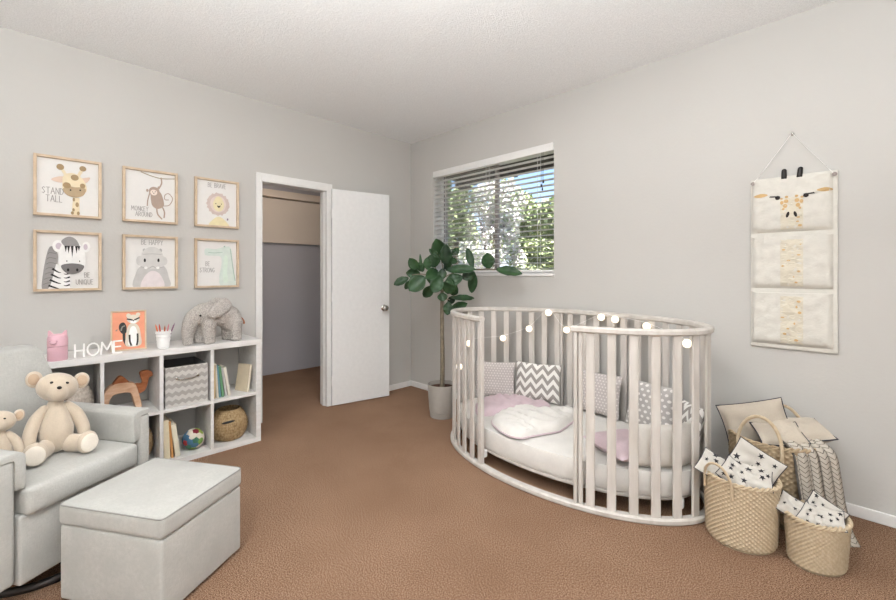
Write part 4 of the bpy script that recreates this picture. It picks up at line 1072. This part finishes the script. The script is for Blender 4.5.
LV = [(345, 180, 310, 58, 74, .05, -.03), (368, 215, 368, 92, 56, -.05, -.08), (330, 170, 268, 116, 28, .0, .0), (300, 225, 285, 145, 66, .02, .0), (262, 240, 262, 165, 40, -.04, -.05),
 (200, 240, 155, 172, 46, -.02, -.05), (232, 250, 200, 195, 40, .05, .05), (225, 250, 215, 145, 14, .0, .0), (150, 285, 65, 327, 38, -.03, -.05), (215, 262, 132, 258, 46, .03, .0), (245, 278, 158, 360, 76, -.08, -.12),
 (160, 300, 124, 355, 28, .04, .04), (325, 250, 250, 288, 64, -.02, -.1), (340, 280, 290, 370, 62, -.1, -.12), (292, 335, 233, 402, 48, .03, .06), (350, 232, 345, 296, 40, -.06, -.08),
 (368, 240, 540, 236, 44, -.06, -.12), (405, 262, 425, 330, 78, -.08, -.1), (400, 285, 375, 380, 62, -.1, -.06), (522, 246, 468, 296, 54, -.03, -.05), (530, 248, 520, 378, 44, -.02, .03), (527, 232, 492, 105, 36, .0, .03),
 (612, 234, 600, 143, 60, -.12, -.14), (650, 236, 786, 262, 46, -.16, -.26), (395, 402, 540, 408, 30, -.02, .05), (400, 462, 493, 434, 40, -.03, -.06), (385, 425, 375, 502, 44, -.04, -.06), (345, 372, 352, 422, 46, -.06, -.08),
 (420, 395, 382, 442, 34, .04, .05), (405, 150, 446, 108, 32, .08, .1), (395, 205, 415, 165, 50, .02, .08), (300, 275, 280, 325, 60, .04, .06), (430, 330, 400, 390, 50, .02, .05), (385, 235, 365, 190, 44, .0, -.05)]
lf = G(); rnd = random.Random(4)
for (x0, y0, x1, y1, wd, d0, d1) in LV:
    a_ = pp(x0, y0, d0); b_ = pp(x1, y1, d1); ax = b_-a_; L = ax.length; ax.normalize()
    side = ax.cross(-Fv+Vector((0, 0, rnd.uniform(-.2, .5)))).normalized(); nn_ = side.cross(ax).normalized(); w_ = wd*k_/2*1.28
    def lfn(u, v):
        s_ = 2*u-1; sh_ = (math.sin(PI*min(1, v*.93+.03))**.82)*(1 if v < .9 else (1-v)/.1*.6+.4)
        if v >= .999: sh_ = .02
        return a_+ax*(L*v)+side*(w_*s_*sh_)+nn_*(w_*.35*s_*s_*sh_-.10*L*(v-.5)**2+.004*math.sin(v*22)*abs(s_))
    lf.grid(lfn, 6, 14)
o = lf.build('foliage', 'leaf', pl, angle=180, label='glossy dark green leaves')
sd_ = o.modifiers.new('solid', 'SOLIDIFY'); sd_.thickness = .0012

# ================================================================== giraffe wall pockets
gp = thing('wall_organizer', 'cream quilted giraffe wall organizer with three pockets hanging on the right wall', 'wall organizer', (3.360, 0, 0))
gx0, gx1, gz0, gz1 = -.193, .190, .845, 1.835
quilt = NT('quilted_cream_cotton', .9, 0, .15); q1 = quilt.noise(26, 3); quilt.base(quilt.ramp(q1, [(.3, rgb(212, 208, 199)), (.7, rgb(219, 215, 206))])); quilt.bump(quilt.noise(60, 3), .6, .004); M['quilt'] = quilt.m
g = G()
g.grid(lambda u, v: (gx0+(gx1-gx0)*u, -.010+.002*math.sin(u*9+v*3), gz0+(gz1-gz0)*v), 10, 16)
G().rbox(((gx0+gx1)/2, -.010, (gz0+gz1)/2), (gx1-gx0, .012, gz1-gz0), .005, 6).build('backing', 'quilt', gp)
pk = [(1.515, 1.815), (1.192, 1.488), (.868, 1.166)]
Tp = Matrix(((1, 0, 0, 0), (0, 0, -1, 0), (0, 1, 0, 0), (0, 0, 0, 1)))
for k, (z0, z1) in enumerate(pk):
    def pf(u, v, z0=z0, z1=z1, k=k):
        x = gx0+.006+(gx1-gx0-.024)*u; z = z0+(z1-z0)*v
        e_ = (1-abs(2*u-1)**22)*(1-(1-v)**22 if v < .5 else 1)
        return (x, -.0165-e_*(.026+.007*noise.noise(Vector((x*22, k*3, z*22)))+.003*noise.noise(Vector((x*60, k, z*60)))), z)
    g = G(); g.grid(pf, 26, 22)
    g.grid(lambda u, v, z1=z1, pf=pf: Vector(pf(u, 1))*(1-v)+Vector((gx0+.006+(gx1-gx0-.024)*u, -.0165, z1))*v, 26, 1)
    po = g.build('pocket', 'quilt', gp, angle=50)
    # printed marks on this pocket
    mats = []; g = G(); rnd = random.Random(11+k)
    def mk(col, nm): 
        m_ = solid(nm, col); 
        if m_ not in mats: mats.append(m_)
        g.cur = mats.index(m_)
    def onp(pts, lift=.0015, zc=(z0, z1)):
        n_ = len(pts); cx_ = sum(p[0] for p in pts)/n_; cz_ = sum(p[1] for p in pts)/n_
        def P3(x, z):
            u = (x-gx0-.006)/(gx1-gx0-.024); v = (z-zc[0])/(zc[1]-zc[0]); q = Vector(pf(min(max(u, 0), 1), min(max(v, 0), 1))); q.y -= lift; return tuple(q)
        mid = [P3(cx_+(p[0]-cx_)*.5, cz_+(p[1]-cz_)*.5) for p in pts]
        vs = [P3(cx_, cz_)]+mid+[P3(*p) for p in pts]
        fs = [(0, 1+i, 1+(i+1) % n_) for i in range(n_)]+[(1+i, 1+n_+i, 1+n_+(i+1) % n_, 1+(i+1) % n_) for i in range(n_)]
        g.add(vs, fs)
    xm = 0.0
    # paler cream neck band
    mk(rgb(214, 206, 188), 'giraffe_band')
    nb = 12
    for i in range(nb):
        za, zb_ = z0+.012+(z1-z0-.03)*i/nb, z0+.012+(z1-z0-.03)*(i+1)/nb
        if k == 0 and za > z0+.19: break
        for xa, xb in ((-.05, -.017), (-.017, .017), (.017, .05)): onp([(xa, za), (xb, za), (xb, zb_), (xa, zb_)], .0009)
    mk(rgb(206, 172, 122), 'giraffe_spot')
    for i in range(4 if k == 0 else 8):
        zz = z0+.02+(z1-z0-.05)*((i+.5)/(11 if k == 0 else 8)); xx = rnd.choice((-1, 1))*rnd.uniform(.012, .04)
        onp(ell(xx, zz, rnd.uniform(.004, .010), rnd.uniform(.004, .008), 8), .002)
    if k == 0:
        for s_ in (-1, 1):
            for (dx, dz, rx_, rz_) in ((.024, .172, .011, .011), (.043, .165, .008, .011), (.028, .145, .010, .012), (.045, .188, .007, .006), (.022, .196, .008, .007), (.036, .128, .006, .007)): onp(ell(s_*dx, z0+dz, rx_, rz_, 9), .0022)
            onp(curve2([(s_*.175 if s_ < 0 else .175, z0+.215), (s_*.14, z0+.228), (s_*.105, z0+.217), (s_*.14, z0+.205)], 3), .002)
        mk(rgb(48, 42, 40), 'giraffe_ink')
        for s_ in (-1, 1):
            onp(ell(s_*.062, z0+.195, .012, .012, 10), .0024)
            onp([(s_*.05, z0+.204), (s_*.095, z0+.208), (s_*.1, z0+.201), (s_*.06, z0+.198)], .0022)
            onp(ell(s_*.017, z0+.095, .007, .017, 12, s_*.25), .0024)
    g.build('giraffe_print', mats, po, smooth_=False)
for s_ in (-1, 1):
    hn = G(); hn.limb([(s_*.034-.002, -.012, 1.825), (s_*.034+s_*.002, -.012, 1.866)], [.014, .012], 12); hn.build('horn', 'black', gp, label='black felt horn')
    G().lathe([(.001, .0), (.011, .0), (.011, .004), (.001, .005)], 16, Tr(s_*.178, -.037, 1.808) @ Rx(PI/2)).build('grommet', 'grommetmetal', gp)
cd = G()
for s_ in (-1, 1):
    for q in (-1, 1): cd.tube([(s_*(.178-.012*(q > 0)), -.040 if q < 0 else -.012, 1.808+.02*(q > 0)), (0, -.022, 2.072)], .0011, 6)
cd.build('hanging_cord', 'letter', gp)
ho = G(); ho.lathe([(.001, 0), (.009, 0), (.009, .006), (.004, .012), (.007, .03), (.001, .032)], 14, Rx(PI/2)); ho = ho.build('wall_hook', 'steel', None, loc=(3.36, 0, 2.070))
tag(ho, 'small metal wall hook holding the organizer cord', 'hook')

# ================================================================== wicker baskets
def wicker(name, label, x, y, a0_, b0_, a1_, b1_, h, rz, ribs, rows, amp, mat, hmat, handles=True, hh=.09, hw_=.07, ht=0, vert=False):
    t = at(name, label, 'basket', x, y, 0, rz, 'wicker baskets beside the crib')
    n = ribs*4; vs = []; fs = []
    def R_(z): 
        k = z/h; bl_ = 1.0-.10*max(0, 1-k/.08)**2; return (a0_+(a1_-a0_)*k)*bl_, (b0_+(b1_-b0_)*k)*bl_
    nr = rows*2
    for j in range(nr+1):
        z = .002+(h-.002)*j/nr; ra, rb_ = R_(z)
        for i in range(n):
            th = 2*PI*i/n; w_ = amp*math.sin(th*ribs+(PI if (j//2) % 2 else 0))*(1 if j % 2 else .55)+amp*.5*(j % 2)
            if vert: w_ = amp*.8*abs(math.sin(th*ribs/2))**.7+amp*.40*math.sin(th*ribs+(PI if (j//2) % 2 else 0))*(j % 2)+amp*.25*(j % 2)
            vs.append(((ra+w_)*math.cos(th), (rb_+w_)*math.sin(th), z))
    for j in range(nr):
        for i in range(n): fs.append((j*n+i, j*n+(i+1) % n, (j+1)*n+(i+1) % n, (j+1)*n+i))
    g = G(); g.add(vs, fs)
    ra, rb_ = R_(h); rA, rB = R_(.01)
    g.lathe([(1, h), (.94, h), (.94, h*.5)], 48, None, ra, rb_)
    g.lathe([(.94, h*.5), (.93, .02), (.01, .015)], 48, None, (rA+ra)/2, (rB+rb_)/2); g.lathe([(.01, .002), (1, .002)], 48, None, rA*.99, rB*.99)
    g.build('woven_body', mat, t, angle=70)
    # braided rim
    rm = G(); N = 120
    for ph in (0, PI):
        rm.tube([((ra-.003+.006*math.cos(k*.9+ph))*math.cos(2*PI*k/N), (rb_-.003+.006*math.cos(k*.9+ph))*math.sin(2*PI*k/N), h+.004+.006*math.sin(k*.9+ph)) for k in range(N)], .0062, 6, closed=True)
    rm.build('braided_rim', mat, t)
    if handles:
        for s_ in (-1, 1):
            hp = [(math.cos(q)*hw_, s_*(rb_-.004+ht*math.sin(q)*hh), h-.01+hh*math.sin(q)) for q in [PI*k/16 for k in range(17)]]
            hp = [(hw_, s_*(rb_-.004), h-.06)]+hp+[(-hw_, s_*(rb_-.004), h-.06)]
            g = G(); g.tube(hp, .0085 if h > .3 else .006, 10); g.build('handle', hmat, t)
    return t
wicker('wicker_basket', 'tallest open weave wicker basket against the wall with hoop handles', 3.300, -.275, .180, .165, .190, .180, .405, math.radians(-10), 34, 30, .0060, 'rattan', 'rattan_l', True, .150, .095, -.1)
wicker('wicker_basket', 'middle-sized wicker basket of star cushions nearest the crib', 3.224, -.640, .138, .142, .152, .148, .300, math.radians(-28), 40, 30, .0040, 'rattan_l', 'rattan_l', True, .085, .070, .1)
wicker('wicker_basket', 'smallest ribbed wicker basket of star cushions in front', 3.498, -.614, .093, .112, .106, .122, .205, math.radians(-28), 36, 22, .0032, 'rattan_l', 'rattan_l', False)
rnd = random.Random(9)
def starset(n, sr):
    out = []; tries = 0
    while len(out) < n and tries < 600:
        tries += 1; u, v = rnd.uniform(.1, .9), rnd.uniform(.1, .9)
        if all((u-a_[0])**2+(v-a_[1])**2 > (.5/math.sqrt(n))**2 for a_ in out): out.append((u, v, sr*rnd.uniform(.75, 1.15)))
    return out
# cushions in the medium basket
GS = 'star cushions in the wicker baskets'
pillow('cushion', 'upright white star cushion, its corner pointing up from the middle basket', .205, .160, .045, 'starcloth', place(3.272, -.615, .360, -72, -14, -30), group=GS, wrinkle=.009, bend=.012, piping='navy', stars=starset(10, .016), pipr=.002)
pillow('cushion', 'white star cushion sticking out on the crib side of the middle basket', .17, .13, .045, 'starcloth', place(3.142, -.690, .322, -72, -48, -26), group=GS, wrinkle=.009, bend=.012, piping='navy', stars=starset(7, .014), pipr=.002)
pillow('cushion', 'white star cushion lying at the front right rim of the middle basket', .16, .13, .05, 'starcloth', place(3.272, -.672, .322, -68, -62, -12), group=GS, wrinkle=.009, bend=.012, piping='navy', stars=starset(7, .016), pipr=.002)
pillow('cushion', 'small white star cushion folded in the centre of the middle basket', .14, .12, .055, 'starcloth', place(3.220, -.705, .320, -60, -40, -40), group=GS, wrinkle=.009, bend=.012, piping='navy', stars=starset(6, .013), pipr=.002)
pillow('cushion', 'upright white star cushion, its corner pointing up from the smallest basket', .140, .108, .035, 'starcloth', place(3.518, -.590, .224, -70, -14, -32), group=GS, wrinkle=.009, bend=.012, piping='navy', stars=starset(9, .011), pipr=.0016)
pillow('cushion', 'white star cushion sticking out on the left of the smallest basket', .12, .10, .035, 'starcloth', place(3.425, -.645, .222, -70, -48, -28), group=GS, wrinkle=.009, bend=.012, piping='navy', stars=starset(6, .010), pipr=.0016)
pillow('cushion', 'white star cushion at the right rim of the smallest basket', .12, .10, .035, 'starcloth', place(3.532, -.640, .222, -68, -62, -12), group=GS, wrinkle=.009, bend=.012, piping='navy', stars=starset(6, .011), pipr=.0016)
pillow('cushion', 'small white star cushion folded in the centre of the smallest basket', .10, .09, .04, 'starcloth', place(3.490, -.672, .215, -60, -40, -40), group=GS, wrinkle=.009, bend=.012, piping='navy', stars=starset(5, .009), pipr=.0016)
# cream cushions in the tall basket
GL = 'cream piped cushions in the tall basket'
pillow('cushion', 'upright cream cushion with dark piping behind the hoop handle', .31, .22, .09, 'linen', place(3.225, -.265, .462, -78, -12, 17), group=GL, piping='navy', pipr=.003)
pillow('cushion', 'cream cushion with dark piping lying over the wall side of the tall basket', .26, .18, .09, 'linen', place(3.398, -.225, .452, -60, -76, 4), group=GL, piping='navy', pipr=.003, bend=.02)
pillow('cushion', 'cream cushion with dark piping lying across the middle of the tall basket', .21, .14, .06, 'linen', place(3.335, -.335, .440, -70, -62, 12), group=GL, piping='navy', pipr=.003, bend=.02)
# knitted throw draped over the tall basket down to the floor
def throw_strip(pts, w0, w1, side, mat='braid'):
    P, _ = smooth(pts, None, 8); N = len(P)
    g = G(); cum = [0]
    for i in range(1, N): cum.append(cum[-1]+(P[i]-P[i-1]).length)
    sd2 = Vector(side).normalized()
    vs = []; uvs = []; fs = []; m_ = 8
    for i, p in enumerate(P):
        k = cum[i]/cum[-1]; w_ = w0+(w1-w0)*k
        tg = (P[min(i+1, N-1)]-P[max(i-1, 0)]).normalized(); n_ = tg.cross(sd2).normalized()
        for j in range(m_+1):
            u = j/m_; vs.append(tuple(p+sd2*(u-.5)*w_+n_*(.010*math.cos(u*PI*4+1))))
            uvs.append((u, cum[i]))
    for i in range(N-1):
        for j in range(m_): a_ = i*(m_+1)+j; fs.append((a_, a_+1, a_+m_+2, a_+m_+1))
    g.add(vs, fs, None, uvs); return g
th_ = thing('knitted_throw', 'cream braided knit throw hanging from the tall basket to the floor', 'throw', (0, 0, 0))
sdv = (.80, .60, 0)
for k, (ox, oy, w_) in enumerate(((0, 0, .105), (.075, .055, .085))):
    g = throw_strip([(3.34+ox, -.29+oy, .425), (3.39+ox, -.355+oy, .425), (3.435+ox, -.395+oy, .395), (3.452+ox, -.41+oy, .30), (3.468+ox, -.42+oy, .18), (3.492+ox, -.432+oy, .07), (3.520+ox, -.46+oy, .016)], w_, w_*1.02, sdv)
    o = g.build('knit_panel', 'braid', th_, angle=180); q = o.modifiers.new('solid', 'SOLIDIFY'); q.thickness = .010; q.offset = -1
